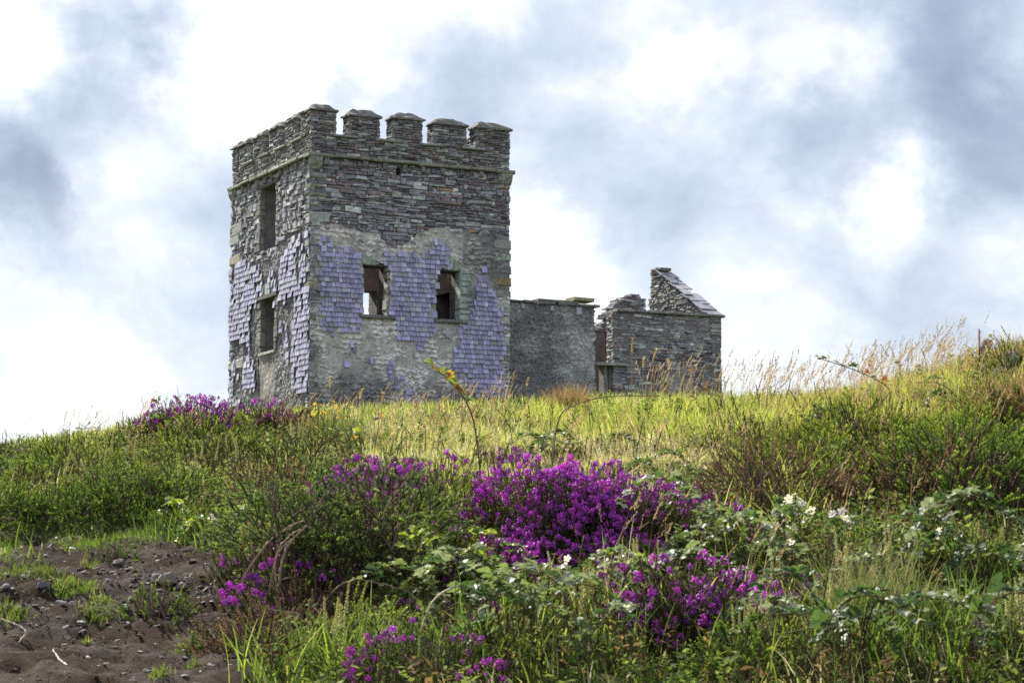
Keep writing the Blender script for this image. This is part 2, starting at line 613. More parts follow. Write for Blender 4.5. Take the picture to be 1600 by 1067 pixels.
class Plane:
    def __init__(s, O, U, N):
        s.O, s.U, s.N = np.array(O, float), np.array(U, float), np.array(N, float)

    def P(s, u, z, w):
        u, z, w = np.broadcast_arrays(np.asarray(u, float), np.asarray(z, float), np.asarray(w, float))
        return s.O + u[..., None] * s.U + w[..., None] * s.N + z[..., None] * UPZ

    def px(s, px, py):
        d = px_dir(px, py)
        t = np.dot(s.O, s.N) / np.dot(d, s.N)
        p = d * t
        return float(np.dot(p - s.O, s.U)), float(p[2])

    def poly(s, pts):
        return [s.px(*p) for p in pts]


FRONT = Plane(CORNER, UF, -UL)
LEFT = Plane(CORNER, UL, -UF)
BACK = Plane(CORNER + UL * TD, UF, UL)
RIGHT = Plane(CORNER + UF * TW, UL, UF)

PAL_DARK = [((0.17, 0.165, 0.185), 5), ((0.235, 0.23, 0.25), 4), ((0.31, 0.315, 0.325), 3.2), ((0.22, 0.175, 0.175), 1.8), ((0.18, 0.145, 0.15), 1.6), ((0.33, 0.35, 0.32), 1.8), ((0.46, 0.47, 0.46), 0.9), ((0.32, 0.21, 0.13), 0.2)]
PAL_GREY = [((0.18, 0.178, 0.195), 4), ((0.25, 0.25, 0.262), 4), ((0.33, 0.335, 0.34), 3), ((0.33, 0.35, 0.30), 2), ((0.20, 0.165, 0.165), 1.1), ((0.47, 0.48, 0.47), 1.2)]


def pick_cols(pal, n, r):
    c = np.array([p[0] for p in pal]); w = np.array([p[1] for p in pal], float)
    i = r.choice(len(c), n, p=w / w.sum())
    return c[i] * r.uniform(0.8, 1.2, (n, 1))


def courses(u0, u1, z0, z1, r, h=(0.05, 0.12), w=(0.14, 0.5), rag=0.05, wav=0.03, quoin=False):
    out = []
    z = z0
    k = 0
    while z < z1 - 0.02:
        hh = r.uniform(*h)
        hh = min(hh, z1 - z)
        if hh < 0.03:
            break
        u = u0 - r.uniform(0, rag)
        ue = u1 + r.uniform(0, rag)
        first = True
        wrow = r.uniform(0.7, 1.5)
        while u < ue - 0.02:
            ww = w[0] + (w[1] - w[0]) * r.random() ** 1.8 * wrow
            if r.random() < 0.08:
                ww *= 1.6
            if ue - u - ww < w[0]:
                ww = ue - u
            split = r.random() < 0.22 and hh > 0.085
            if split:
                m = hh * r.uniform(0.4, 0.6)
                out.append((u, u + ww, z, z + m)); out.append((u, u + ww, z + m, z + hh))
            else:
                out.append((u, u + ww, z, z + hh))
            u += ww
            first = False
        z += hh
        k += 1
    R = np.array(out)
    if wav:
        # now and then a bigger block rises through two courses
        big = r.random(len(R)) < 0.07
        R[big, 3] += np.minimum(r.uniform(0.03, 0.07, big.sum()), np.maximum(z1 - R[big, 3], 0))
        c = (R[:, 0] + R[:, 1]) / 2
        e = np.clip((R[:, 2] - z0) / 0.3, 0, 1) * np.clip((z1 - R[:, 3]) / 0.3, 0, 1)
        dz = ((vnoise(c * 0.9, R[:, 2] * 0.8, 77) - 0.5) * 2 * wav + (vnoise(c * 2.7, R[:, 2] * 1.5, 78) - 0.5) * wav) * e
        R[:, 2] += dz; R[:, 3] += dz
    return R


STONE_Q = []
for a in range(4):
    b = (a + 1) % 4
    STONE_Q.append((a, b, 4 + b, 4 + a)); STONE_Q.append((4 + a, 4 + b, 8 + b, 8 + a))
STONE_Q.append((8, 9, 10, 11))
STONE_Q = np.array(STONE_Q)


def stones(plane, R, r, prot=(0.0, 0.05), gap=0.008, bev=0.016, jit=0.014, back=-0.09):
    """vertices (n,12,3) of one rough block per rectangle"""
    n = len(R)
    ua, ub, za, zb = R[:, 0] + gap, R[:, 1] - gap, R[:, 2] + gap * 0.7, R[:, 3] - gap * 0.7
    U = np.stack([ua, ub, ub, ua], 1); Z = np.stack([za, za, zb, zb], 1)
    U = U + r.uniform(-jit, jit, (n, 4)); Z = Z + r.uniform(-jit, jit, (n, 4))
    Z = Z + np.clip(r.normal(0, 0.045, n), -0.09, 0.09)[:, None] * (U - U.mean(1, keepdims=True))
    p = r.uniform(prot[0], prot[1], n)[:, None]
    cu, cz = U.mean(1, keepdims=True), Z.mean(1, keepdims=True)
    bv = np.minimum(bev, (zb - za) * 0.3)[:, None]
    Ui = U - np.sign(U - cu) * bv * r.uniform(0.6, 2.0, (n, 4)); Zi = Z - np.sign(Z - cz) * bv * r.uniform(0.5, 1.2, (n, 4))
    back_ = plane.P(U, Z, np.full((n, 4), back))
    rim = plane.P(U, Z, np.repeat(p, 4, 1) - 0.022 + r.uniform(-0.006, 0.006, (n, 4)))
    fr = plane.P(Ui, Zi, np.repeat(p, 4, 1) + r.uniform(-0.01, 0.01, (n, 4)))
    return np.concatenate([back_, rim, fr], 1)


def stones_geo(geo, V, C):
    n = len(V)
    if n == 0:
        return
    Q = (STONE_Q[None] + (np.arange(n) * 12)[:, None, None]).reshape(-1, 4)
    geo.add(V.reshape(-1, 3), Q, None, np.repeat(C, 12, 0))


def in_rects(R, holes, m=0.0):
    cu, cz = (R[:, 0] + R[:, 1]) / 2, (R[:, 2] + R[:, 3]) / 2
    k = np.zeros(len(R), bool)
    for a, b, c, d in holes:
        k |= (cu > a - m) & (cu < b + m) & (cz > c - m) & (cz < d + m)
    return k


def clip_holes(R, holes):
    """trim stones that run into an opening"""
    R = R.copy()
    keep = np.ones(len(R), bool)
    for a, b, c, d in holes:
        ov = (R[:, 0] < b) & (R[:, 1] > a) & (R[:, 2] < d - 0.02) & (R[:, 3] > c + 0.02)
        left = ov & (R[:, 0] < a - 0.05)
        right = ov & ~left & (R[:, 1] > b + 0.05)
        R[left, 1] = a
        R[right, 0] = b
        keep &= ~(ov & ~left & ~right)
    return R[keep]


def wall_core(geo, plane, u0, u1, z0, z1, t, holes, col, w0=-0.03, top=True):
    us = sorted({u0, u1, *[h for q in holes for h in q[:2]]}); zs = sorted({z0, z1, *[h for q in holes for h in q[2:]]})
    us = [u for u in us if u0 <= u <= u1]; zs = [z for z in zs if z0 <= z <= z1]

    def solid(i, j):
        if i < 0 or j < 0 or i >= len(us) - 1 or j >= len(zs) - 1:
            return False
        cu, cz = (us[i] + us[i + 1]) / 2, (zs[j] + zs[j + 1]) / 2
        return not any(a < cu < b and c < cz < d for a, b, c, d in holes)
    w1 = w0 - t

    def quad(a, b, c, d):
        geo.add(np.array([plane.P(*p) for p in (a, b, c, d)]), [(0, 1, 2, 3)], None, col)
    for i in range(len(us) - 1):
        for j in range(len(zs) - 1):
            if not solid(i, j):
                continue
            a, b, c, d = us[i], us[i + 1], zs[j], zs[j + 1]
            quad((a, c, w0), (b, c, w0), (b, d, w0), (a, d, w0))
            quad((b, c, w1), (a, c, w1), (a, d, w1), (b, d, w1))
            if not solid(i - 1, j): quad((a, c, w1), (a, c, w0), (a, d, w0), (a, d, w1))
            if not solid(i + 1, j): quad((b, c, w0), (b, c, w1), (b, d, w1), (b, d, w0))
            if not solid(i, j - 1): quad((a, c, w1), (b, c, w1), (b, c, w0), (a, c, w0))
            if not solid(i, j + 1): quad((a, d, w0), (b, d, w0), (b, d, w1), (a, d, w1))


def block(geo, plane, u0, u1, z0, z1, w0, w1, r, col, jit=0.012, bev=0.015):
    """a rough dressed slab or block with worn edges: two rings of 4 plus inset caps"""
    U = np.array([u0, u1, u1, u0]); Z = np.array([z0, z0, z1, z1])
    j = lambda: r.uniform(-jit, jit, 4)
    cu, cz = (u0 + u1) / 2, (z0 + z1) / 2
    b = min(bev, (z1 - z0) * 0.3, (u1 - u0) * 0.3)
    ui, zi = U - np.sign(U - cu) * b, Z - np.sign(Z - cz) * b
    ju, jz = j(), j()
    sg = 1 if w1 > w0 else -1
    rings = [plane.P(U + ju, Z + jz, np.full(4, w0)), plane.P(U + ju, Z + jz, np.full(4, w1) - sg * b + j() * 0.5), plane.P(ui + ju, zi + jz, np.full(4, w1) + j() * 0.5)]
    V = np.concatenate(rings)
    Q = [(3, 2, 1, 0)] + [tuple(q) for q in STONE_Q]
    geo.add(V, Q, None, col)


def relief(geo, plane, u0, u1, z0, z1, step, wfun, keep, cfun):
    u = np.arange(u0, u1 + step / 2, step); z = np.arange(z0, z1 + step / 2, step)
    Um, Zm = np.meshgrid(u, z)
    W = wfun(Um, Zm)
    V = plane.P(Um, Zm, W).reshape(-1, 3)
    ny, nx = Um.shape
    i = np.arange(ny - 1)[:, None] * nx + np.arange(nx - 1)[None]
    Q = np.stack([i, i + 1, i + nx + 1, i + nx], 2)
    k = keep(Um, Zm)
    kq = k[:-1, :-1] & k[1:, :-1] & k[:-1, 1:] & k[1:, 1:]
    Q = Q[kq]
    used = np.unique(Q)
    mp = np.full(len(V), -1); mp[used] = np.arange(len(used))
    C = cfun(Um, Zm).reshape(-1, 3)
    geo.add(V[used], mp[Q], None, C[used])


# ------------------------------------------------------------------ tower
tower = thing('castle_tower', 'ruined square castle tower with battlements and patches of purple slates', 'tower', tuple(CORNER + np.array([0, 0, 5.0])))


def child(geo, name, mat, parent, smooth=False):
    """mesh built in world coordinates, parented without moving"""
    o = geo.obj(name, mat, None, smooth)
    if parent is not None:
        o.parent = parent
        o.matrix_parent_inverse = Matrix.Translation(-Vector(root_loc(parent)))
    return o


def root_loc(o):
    v = Vector((0, 0, 0))
    while o is not None:
        if o.type == 'EMPTY':
            v = v + o.location
        o = o.parent
    return v


def sub(geo, name, mat, parent, smooth=False):
    """a mesh in world coordinates under a part that was itself built with child()"""
    o = geo.obj(name, mat, None, smooth)
    o.parent = parent
    o.matrix_parent_inverse = Matrix.Identity(4)
    o.matrix_parent_inverse = Matrix.Translation(Vector((0, 0, 0)))
    return o


def masonry_colour_field(u, z, s):
    return fbm(u * 0.8, z * 0.8, s, 4)


F_HOLES = [(1.81, 2.66, 8.65, 10.26), (4.38, 5.23, 8.65, 10.26)]
L_HOLES = [(2.95, 4.42, 11.15, 13.25), (2.97, 4.26, 7.72, 9.5)]
F_ALL = F_HOLES + [(2.93, 3.09, 13.27, 13.50), (1.85, 2.75, 4.9, 5.75)]
B_HOLES = [(4.25, 5.12, 8.65, 10.38)]
R_HOLES = [(3.0, 4.2, 8.0, 10.0)]
ZB, ZS = 4.2, 13.62
IN = 0.72
CORE_C = (0.15, 0.145, 0.15)
PLAS_C = (0.20, 0.155, 0.14)

walls = {}
for key, plane, u0, u1, holes in (('front', FRONT, 0.04, TW - 0.04, F_ALL), ('left', LEFT, 0.72, TD - 0.72, L_HOLES), ('back', BACK, 0.04, TW - 0.04, B_HOLES), ('right', RIGHT, 0.72, TD - 0.72, R_HOLES)):
    g = Geo()
    wall_core(g, plane, u0, u1, ZB, ZS, 0.66, holes, CORE_C)
    walls[key] = child(g, 'wall', M_PLASTER, tower)
    if key == 'right':
        g = Geo()
        wall_core(g, plane, 2.8, 4.4, 7.8, 10.2, 0.1, [], PLAS_C, w0=-0.02)
        sub(g, 'blocking', M_STONE, walls[key])
walls['front']['label'] = 'wall facing the camera, hung with purple slates round two windows'
walls['left']['label'] = 'left side wall with a tall window above a narrow one'
# inner plaster on the far walls, roof behind the parapet
g = Geo()
wall_core(g, Plane(BACK.O - UL * 0.70, UF, -UL), 0.75, TW - 0.75, ZB, 13.2, 0.03, [(4.25, 5.12, 8.65, 10.38)], PLAS_C, w0=0.02)
sub(g, 'plaster', M_PLASTER, walls['back'])
g = Geo()
wall_core(g, Plane(RIGHT.O - UF * 0.70, UL, -UF), 0.75, TD - 0.75, ZB, 13.2, 0.03, R_HOLES, PLAS_C, w0=0.02)
sub(g, 'plaster', M_PLASTER, walls['right'])
MORT_F = FRONT.poly([(484, 349), (500, 351), (520, 350), (545, 356), (575, 358), (592, 364), (602, 381), (622, 386), (640, 378), (652, 362), (690, 356), (722, 362), (745, 366), (765, 358), (794, 372)])
MORT_L = LEFT.poly([(488, 346), (476, 352), (466, 352), (452, 362), (442, 372), (430, 392), (418, 400), (404, 402), (384, 398), (362, 400)])


def line_z(poly, u):
    p = sorted(poly)
    return np.interp(u, [a for a, _ in p], [b for _, b in p])


STONE_PARTS = 0
stone_pool = []       # (area in view, wall key, V, C)


def face_stones(key, plane, u1, z0, z1, holes, r, pal, zmin=None, h=(0.05, 0.155), w=(0.12, 0.56), prot=(0.0, 0.065)):
    R = courses(0, u1, z0, z1, r, h, w)
    R = clip_holes(R, holes)
    if zmin is not None:
        cu = (R[:, 0] + R[:, 1]) / 2
        zz = zmin(cu) + (fbm(cu * 5, R[:, 2] * 0, 15, 2) - 0.5) * 0.2
        edge = (cu < 0.25) | (cu > u1 - 0.25)
        R = R[(R[:, 3] > zz - 0.12) | edge]
    V = stones(plane, R, r, prot)
    C = pick_cols(pal, len(R), r)
    # weathering drifts across the wall
    f = fbm(R[:, 0] * 0.7, R[:, 2] * 0.7, 55, 3)[:, None]
    C = C * (0.82 + 0.6 * f) * np.array((1.0, 1.0, 1.07))
    return R, V, C


r1 = np.random.default_rng(101)
RF, VF, CF = face_stones('front', FRONT, TW, ZB, ZS - 0.02, F_ALL, r1, PAL_DARK, lambda u: line_z(MORT_F, u))
RL, VL, CL = face_stones('left', LEFT, TD, ZB, ZS - 0.02, L_HOLES, r1, PAL_GREY, lambda u: line_z(MORT_L, u), h=(0.06, 0.19), w=(0.11, 0.40), prot=(0.0, 0.09))
RB, VB, CB = face_stones('back', BACK, TW, ZB, ZS - 0.02, B_HOLES, r1, PAL_GREY, None, (0.1, 0.2), (0.3, 0.8))
RR, VR, CR = face_stones('right', RIGHT, TD, ZB, ZS - 0.02, [], r1, PAL_GREY, None, (0.1, 0.2), (0.3, 0.8))
area = np.concatenate([(RF[:, 1] - RF[:, 0]) * (RF[:, 3] - RF[:, 2]) * 1.9 * (RF[:, 3] > 11.2), (RL[:, 1] - RL[:, 0]) * (RL[:, 3] - RL[:, 2]) * (RL[:, 3] > 10.6)])
best = np.argsort(-area)[:300]
bf = set(best[best < len(RF)].tolist()); bl = set((best[best >= len(RF)] - len(RF)).tolist())
for key, V, C, chosen in (('front', VF, CF, bf), ('left', VL, CL, bl), ('back', VB, CB, set()), ('right', VR, CR, set())):
    for i in sorted(chosen):
        g = Geo(); stones_geo(g, V[i:i + 1], C[i:i + 1])
        sub(g, 'stone', M_STONE, walls[key])
    k = np.array([i not in chosen for i in range(len(V))])
    g = Geo(); stones_geo(g, V[k], C[k])
    tag(sub(g, 'rubble_stonework', M_STONE, walls[key]), kind='stuff')

# lime bedding left behind by fallen slates
SLATE_H = 0.158


def bed_w(seed, amp):
    def f(u, z):
        wav = 0.17 * (fbm(u * 1.6, z * 0.9, seed, 3) - 0.5) + 0.085 * np.abs(np.sin((u + 0.13 * np.floor(z / SLATE_H) + 0.5 * fbm(u * 1.1, z * 2.0, seed + 21, 2)) * PI / 0.30)) * fbm(u * 2, z * 2, seed + 3, 2) * 1.6
        t = (z + wav) / SLATE_H
        fr = t - np.floor(t)
        lip = np.where(fr < 0.16, fr / 0.16 * 0.15, 1.0 - 0.85 * (fr - 0.16) / 0.84)
        present = np.clip((fbm(u * 2.6, z * 3.2, seed + 9, 3) - 0.40) * 5, 0, 1)
        big = (fbm(u * 1.1, z * 1.1, seed + 5, 4) - 0.5) * 0.05
        pits = np.clip((fbm(u * 9, z * 9, seed + 31, 3) - 0.6) * 6, 0, 1) * 0.03
        return 0.035 + amp * lip * present + big + (fbm(u * 14, z * 14, seed + 7, 3) - 0.5) * 0.022 - pits
    return f


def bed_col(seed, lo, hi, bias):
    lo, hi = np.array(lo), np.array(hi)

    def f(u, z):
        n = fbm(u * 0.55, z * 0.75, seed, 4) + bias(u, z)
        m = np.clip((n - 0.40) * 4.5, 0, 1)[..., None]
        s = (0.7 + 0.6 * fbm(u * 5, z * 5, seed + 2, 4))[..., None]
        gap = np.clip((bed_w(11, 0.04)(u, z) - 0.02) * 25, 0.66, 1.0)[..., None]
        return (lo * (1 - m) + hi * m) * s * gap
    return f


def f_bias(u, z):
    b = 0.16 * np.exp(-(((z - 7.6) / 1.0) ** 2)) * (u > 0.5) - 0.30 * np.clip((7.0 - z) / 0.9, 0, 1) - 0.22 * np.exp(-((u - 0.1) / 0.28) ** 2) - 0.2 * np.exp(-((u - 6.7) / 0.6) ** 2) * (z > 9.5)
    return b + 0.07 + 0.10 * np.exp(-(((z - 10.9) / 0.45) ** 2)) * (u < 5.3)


g = Geo()
hole_m = [(a - 0.01, b + 0.01, c - 0.01, d + 0.01) for a, b, c, d in F_HOLES]


def keep_f(u, z):
    k = z < line_z(MORT_F, u.ravel()).reshape(u.shape) + (fbm(u * 4, z * 4, 61, 4) - 0.5) * 0.35
    for a, b, c, d in hole_m:
        j = (fbm(u * 6, z * 6, 62, 3) - 0.5) * 0.16
        k &= ~((u > a - np.abs(j)) & (u < b + np.abs(j)) & (z > c) & (z < d + np.abs(j)))
    k &= ~((np.abs(u - 2.3) < 0.42 + (fbm(u * 5, z * 5, 63, 2) - 0.5) * 0.3) & (z < 5.72 + (fbm(u * 5, z * 5, 64, 2) - 0.5) * 0.2) & (z > 4.9))
    return k


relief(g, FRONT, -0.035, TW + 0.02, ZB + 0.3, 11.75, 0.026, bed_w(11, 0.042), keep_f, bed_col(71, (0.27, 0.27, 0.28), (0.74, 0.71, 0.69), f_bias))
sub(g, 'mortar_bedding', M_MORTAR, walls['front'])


def left_w(u, z):
    return 0.03 + (fbm(u * 2, z * 2, 81, 4) - 0.5) * 0.06 + (fbm(u * 11, z * 11, 82, 4, 0.6) - 0.5) * 0.09


def keep_l(u, z):
    k = z < line_z(MORT_L, u.ravel()).reshape(u.shape) + (fbm(u * 4, z * 4, 83, 4) - 0.5) * 0.35
    for a, b, c, d in L_HOLES:
        k &= ~((u > a - 0.02) & (u < b + 0.02) & (z > c - 0.02) & (z < d + 0.02))
    k &= ~((u > 3.0) & (u < 4.45) & (z < 7.66))
    return k


g = Geo()
relief(g, LEFT, 0.02, TD + 0.02, ZB + 0.3, 11.9, 0.032, left_w, keep_l, bed_col(91, (0.20, 0.20, 0.22), (0.36, 0.36, 0.37), lambda u, z: -0.02 + 0 * u))
sub(g, 'mortar_bedding', M_MORTAR, walls['left'])
g = Geo()
relief(g, LEFT, 3.0, 4.45, ZB + 0.3, 7.66, 0.03, lambda u, z: 0.02 + (fbm(u * 5, z * 5, 92, 4) - 0.5) * 0.035, lambda u, z: np.ones(u.shape, bool), bed_col(93, (0.24, 0.23, 0.215), (0.38, 0.365, 0.335), lambda u, z: 0.06 + 0 * u))
sub(g, 'blocked_doorway', M_MORTAR, walls['left'])

# slates
SLATE_F = [
    [(500, 374), (514, 373), (521, 386), (527, 392), (531, 384), (545, 389), (557, 396), (563, 412), (566, 440), (566, 490), (563, 521), (500, 519), (495, 470), (497, 448), (492, 436), (495, 420), (498, 398)],
    [(596, 387), (606, 393), (626, 396), (640, 399), (668, 397), (673, 379), (697, 380), (699, 402), (700, 420), (684, 424), (682, 445), (680, 470), (679, 502), (676, 530), (664, 531), (660, 548), (650, 546), (650, 530), (630, 536), (618, 528), (620, 514), (612, 500), (606, 496), (608, 470), (605, 445), (606, 416), (598, 413)],
    [(752, 412), (760, 430), (768, 446), (776, 466), (784, 478), (782, 508), (789, 520), (788, 560), (786, 590), (782, 622), (736, 622), (730, 604), (722, 590), (706, 574), (703, 552), (712, 540), (716, 520), (732, 500), (742, 470), (744, 440)],
]
SLATE_BITS = [[(604, 562), (610, 562), (616, 588), (604, 590)], [(540, 566), (548, 566), (548, 578), (540, 578)], [(548, 535), (555, 535), (555, 552), (548, 552)], [(518, 522), (528, 524), (528, 534), (518, 534)], [(626, 588), (636, 600), (642, 636), (634, 640), (630, 615)], [(580, 560), (586, 560), (586, 568), (580, 568)],
              [(697, 512), (702, 512), (702, 528), (697, 528)], [(614, 592), (620, 592), (620, 608), (614, 608)], [(650, 625), (658, 625), (658, 640), (650, 640)]]
SLATE_L = [([(472, 376), (486, 362), (486, 444), (473, 444)], 0.55), ([(446, 404), (463, 364), (474, 366), (474, 456), (455, 462), (446, 436)], 0.82), ([(458, 470), (470, 450), (486, 450), (485, 614), (461, 610), (455, 530)], 0.80),
           ([(360, 422), (382, 408), (400, 420), (404, 470), (393, 540), (361, 530)], 0.72), ([(402, 420), (418, 412), (420, 462), (402, 468)], 0.5), ([(364, 566), (398, 540), (402, 612), (366, 606)], 0.52), ([(430, 436), (456, 430), (456, 566), (433, 556)], 0.45), ([(361, 595), (380, 600), (378, 634), (361, 634)], 0.45), ([(420, 420), (448, 404), (450, 440), (424, 455)], 0.3)]
PAL_SLATE = [((0.30, 0.285, 0.48), 5), ((0.34, 0.33, 0.53), 4), ((0.26, 0.245, 0.41), 3), ((0.38, 0.38, 0.54), 1.6), ((0.33, 0.36, 0.42), 0.8), ((0.27, 0.27, 0.34), 1.5), ((0.22, 0.21, 0.31), 1.2)]
rs = np.random.default_rng(202)
slate_rects = []          # key, ua, ub, za, zb, lift, colour


def lay_slates(key, plane, poly, fill, base_w, width=(0.095, 0.215), rowh=SLATE_H, fillnoise=None):
    P = plane.poly(poly)
    us = [p[0] for p in P]; zs = [p[1] for p in P]
    z = math.floor(min(zs) / rowh) * rowh
    row = 0
    while z < max(zs):
        u = min(us) - rs.uniform(0, 0.15)
        while u < max(us):
            w = rs.uniform(*width)
            cu, cz = u + w / 2, z + rowh / 2
            ok = inpoly(np.array([cu]), np.array([cz]), P)[0]
            if ok and fill < 1:
                ok = fbm(np.array([u * 3.4]), np.array([z * 0.9]), 303, 2)[0] < fill * 0.5 + 0.24 and rs.random() < 0.90
            edge = not (inpoly(np.array([cu - 0.17, cu + 0.17, cu, cu]), np.array([cz, cz, cz - 0.18, cz + 0.18]), P).all())
            if ok and rs.random() < (0.80 if edge and fill >= 1 else 0.985):
                slate_rects.append((key, u, u + w, z + rs.normal(0, 0.005), z + rowh, base_w + rs.uniform(0, 0.012), rs.normal(0, 0.012)))
            u += w
        z += rowh
        row += 1


for poly in SLATE_F + SLATE_BITS:
    lay_slates('front', FRONT, poly, 1.0, 0.075)
for poly, f in SLATE_L:
    lay_slates('left', LEFT, poly, min(f + 0.08, 0.97), 0.085, (0.09, 0.21), 0.175)


def slate_mesh(s):
    key, ua, ub, za, zb, w, sl = s
    plane = FRONT if key == 'front' else LEFT
    gap = 0.0065
    ov = 0.05
    ua += gap; ub -= gap
    c1, c2 = rs.uniform(0, 0.025, 2) * (rs.random(2) < 0.6)
    # front outline with clipped lower corners
    pts = [(ua, zb + ov), (ub, zb + ov), (ub, za + c2 + 0.004), (ub - c2 - 0.004, za), (ua + c1 + 0.004, za + sl * 0.6), (ua, za + c1 + 0.004 + sl * 0.6)]
    n = 6
    th = 0.022
    k0, k1 = (0.030, 0.050) if key == 'front' else (0.014, 0.030)
    tilt = lambda z: w + k0 - k1 * (z - za) / (zb + ov - za)
    skew = rs.normal(0, 0.004)
    Vf = [plane.P(u, z, tilt(z) + skew * (u - ua) / (ub - ua)) for u, z in pts]
    Vb = [plane.P(u, z, tilt(z) - th) for u, z in pts]
    V = np.array(Vf + Vb)
    T = [(0, 1, 2), (0, 2, 3), (0, 3, 4), (0, 4, 5)]
    Q = [(i, n + i, n + (i + 1) % n, (i + 1) % n) for i in range(n)]
    cc = pick_cols(PAL_SLATE, 1, rs)[0] * rs.uniform(0.92, 1.32)
    if key == 'left':
        cc = cc * np.array([1.0, 1.02, 0.88])
    return V, Q, T, cc


order = sorted(range(len(slate_rects)), key=lambda i: -(slate_rects[i][2] - slate_rects[i][1]) * (2.0 if slate_rects[i][0] == 'front' else 0.9))
chosen = set(order[:300])
rest = {'front': Geo(), 'left': Geo()}
for i, s in enumerate(slate_rects):
    V, Q, T, cc = slate_mesh(s)
    if i in chosen:
        g = Geo(); g.add(V, Q, T, cc)
        sub(g, 'slate', M_SLATE, walls[s[0]])
    else:
        rest[s[0]].add(V, Q, T, cc)
for k, g in rest.items():
    tag(sub(g, 'slate_cladding', M_SLATE, walls[k]), kind='stuff')

# window dressings
rw = np.random.default_rng(303)
for a, b, c, d in F_HOLES:
    g = Geo(); block(g, FRONT, a - 0.14, b + 0.22, c - 0.10, c + 0.005, -0.3, 0.15, rw, (0.17, 0.175, 0.17)); sub(g, 'window_sill', M_STONE, walls['front'])
GREEN_STONE = (0.33, 0.38, 0.33)
for u in (1.72, 1.90, 2.06):
    g = Geo(); block(g, FRONT, u, u + 0.16, 10.27, 10.27 + rw.uniform(0.28, 0.42), -0.3, 0.055, rw, GREEN_STONE, bev=0.03); sub(g, 'lintel_stone', M_STONE, walls['front'])
for i, u in enumerate((4.66, 4.82, 4.98, 5.13)):
    g = Geo(); block(g, FRONT, u, u + 0.145, 10.27, 10.27 + (0.30, 0.42, 0.36, 0.22)[i], -0.3, 0.075, rw, GREEN_STONE, bev=0.03); sub(g, 'lintel_stone', M_STONE, walls['front'])
z = 8.66
while z < 10.2:
    h = rw.uniform(0.17, 0.27)
    w = rw.uniform(0.26, 0.42)
    g = Geo(); block(g, FRONT, 5.20 + rw.uniform(-0.03, 0.03), 5.2 + w, z, z + h - 0.015, -0.3, rw.uniform(0.06, 0.10), rw, np.array((0.34, 0.40, 0.38)) * rw.uniform(0.8, 1.15), bev=0.045, jit=0.025); sub(g, 'jamb_stone', M_STONE, walls['front'])
    z += h
for hole, u_off in ((F_HOLES[0], 2.66), (F_HOLES[1], 4.24)):
    z = 8.66
    while z < 10.2:
        h = rw.uniform(0.16, 0.3)
        g = Geo(); block(g, FRONT, u_off - 0.02 + rw.uniform(-0.03, 0.02), u_off + rw.uniform(0.10, 0.19), z, z + h - 0.01, -0.3, rw.uniform(0.02, 0.06), rw, np.array((0.35, 0.36, 0.31)) * rw.uniform(0.7, 1.1), bev=0.03, jit=0.02); sub(g, 'jamb_stone', M_STONE, walls['front'])
        z += h
# left wall windows: jambs, sill, lintel
for (a, b, c, d), hi in ((L_HOLES[0], False), (L_HOLES[1], True)):
    for ue in (a, b):
        z = c
        while z < d - 0.05:
            h = min(rw.uniform(0.14, 0.3), d - z)
            ww = rw.uniform(0.14, 0.36)
            u0, u1 = (ue - ww, ue + 0.02) if ue == a else (ue - 0.02, ue + ww)
            g = Geo(); block(g, LEFT, u0, u1, z, z + h - 0.01, -0.10, rw.uniform(0.05, 0.09), rw, np.array((0.22, 0.225, 0.21)) * rw.uniform(0.6, 1.15), bev=0.02, jit=0.015); sub(g, 'jamb_stone', M_STONE, walls['left'])
            z += h
    g = Geo(); block(g, LEFT, a - 0.25, b + 0.25, d - 0.02, d + 0.10, -0.5, 0.11 if hi else 0.09, rw, (0.10, 0.095, 0.09)); sub(g, 'lintel', M_STONE, walls['left'])
g = Geo(); block(g, LEFT, 2.92, 4.40, 7.63, 7.72, -0.4, 0.09, rw, (0.34, 0.34, 0.33)); sub(g, 'window_sill', M_STONE, walls['left'])
for k in range(4):
    g = Geo(); block(g, LEFT, 3.05 + k * 0.3, 3.33 + k * 0.3, 9.6, 9.98, -0.2, 0.06, rw, GREEN_STONE); sub(g, 'lintel_stone', M_STONE, walls['left'])
# brown board jammed in the tall upper window
g = Geo(); block(g, LEFT, 2.97, 3.75, 11.15, 12.7, -0.5, -0.42, rw, (0.15, 0.10, 0.095)); sub(g, 'board', M_PLASTER, walls['left'])
# large corner stones
for z, u, k, hh in ((11.52, 0.62, (0.34, 0.37, 0.33), 0.26), (10.75, 0.26, (0.24, 0.24, 0.21), 0.2), (9.35, 0.3, (0.29, 0.28, 0.23), 0.26), (8.4, 0.2, (0.2, 0.2, 0.19), 0.22), (12.0, 0.34, (0.25, 0.25, 0.21), 0.12), (12.34, 0.5, (0.25, 0.25, 0.20), 0.14), (12.62, 0.36, (0.28, 0.28, 0.22), 0.13), (12.93, 0.52, (0.23, 0.23, 0.21), 0.15), (13.2, 0.3, (0.27, 0.27, 0.24), 0.12)):
    g = Geo(); block(g, FRONT, -0.08, u, z, z + hh, -0.3, 0.06, rw, k, bev=0.03, jit=0.03); sub(g, 'corner_stone', M_STONE, walls['front'])
for z, c in ((9.9, (0.29, 0.205, 0.125)), (10.7, GREEN_STONE), (9.0, GREEN_STONE), (9.5, (0.26, 0.27, 0.24)), (8.2, (0.27, 0.26, 0.24)), (7.4, (0.2, 0.2, 0.19)), (10.3, (0.2, 0.2, 0.2)), (11.1, (0.3, 0.33, 0.3))):
    g = Geo(); block(g, FRONT, 6.6 - rw.uniform(0, 0.2), 7.07, z, z + rw.uniform(0.2, 0.32), -0.4, 0.06, rw, c, bev=0.03, jit=0.02); sub(g, 'corner_stone', M_STONE, walls['front'])
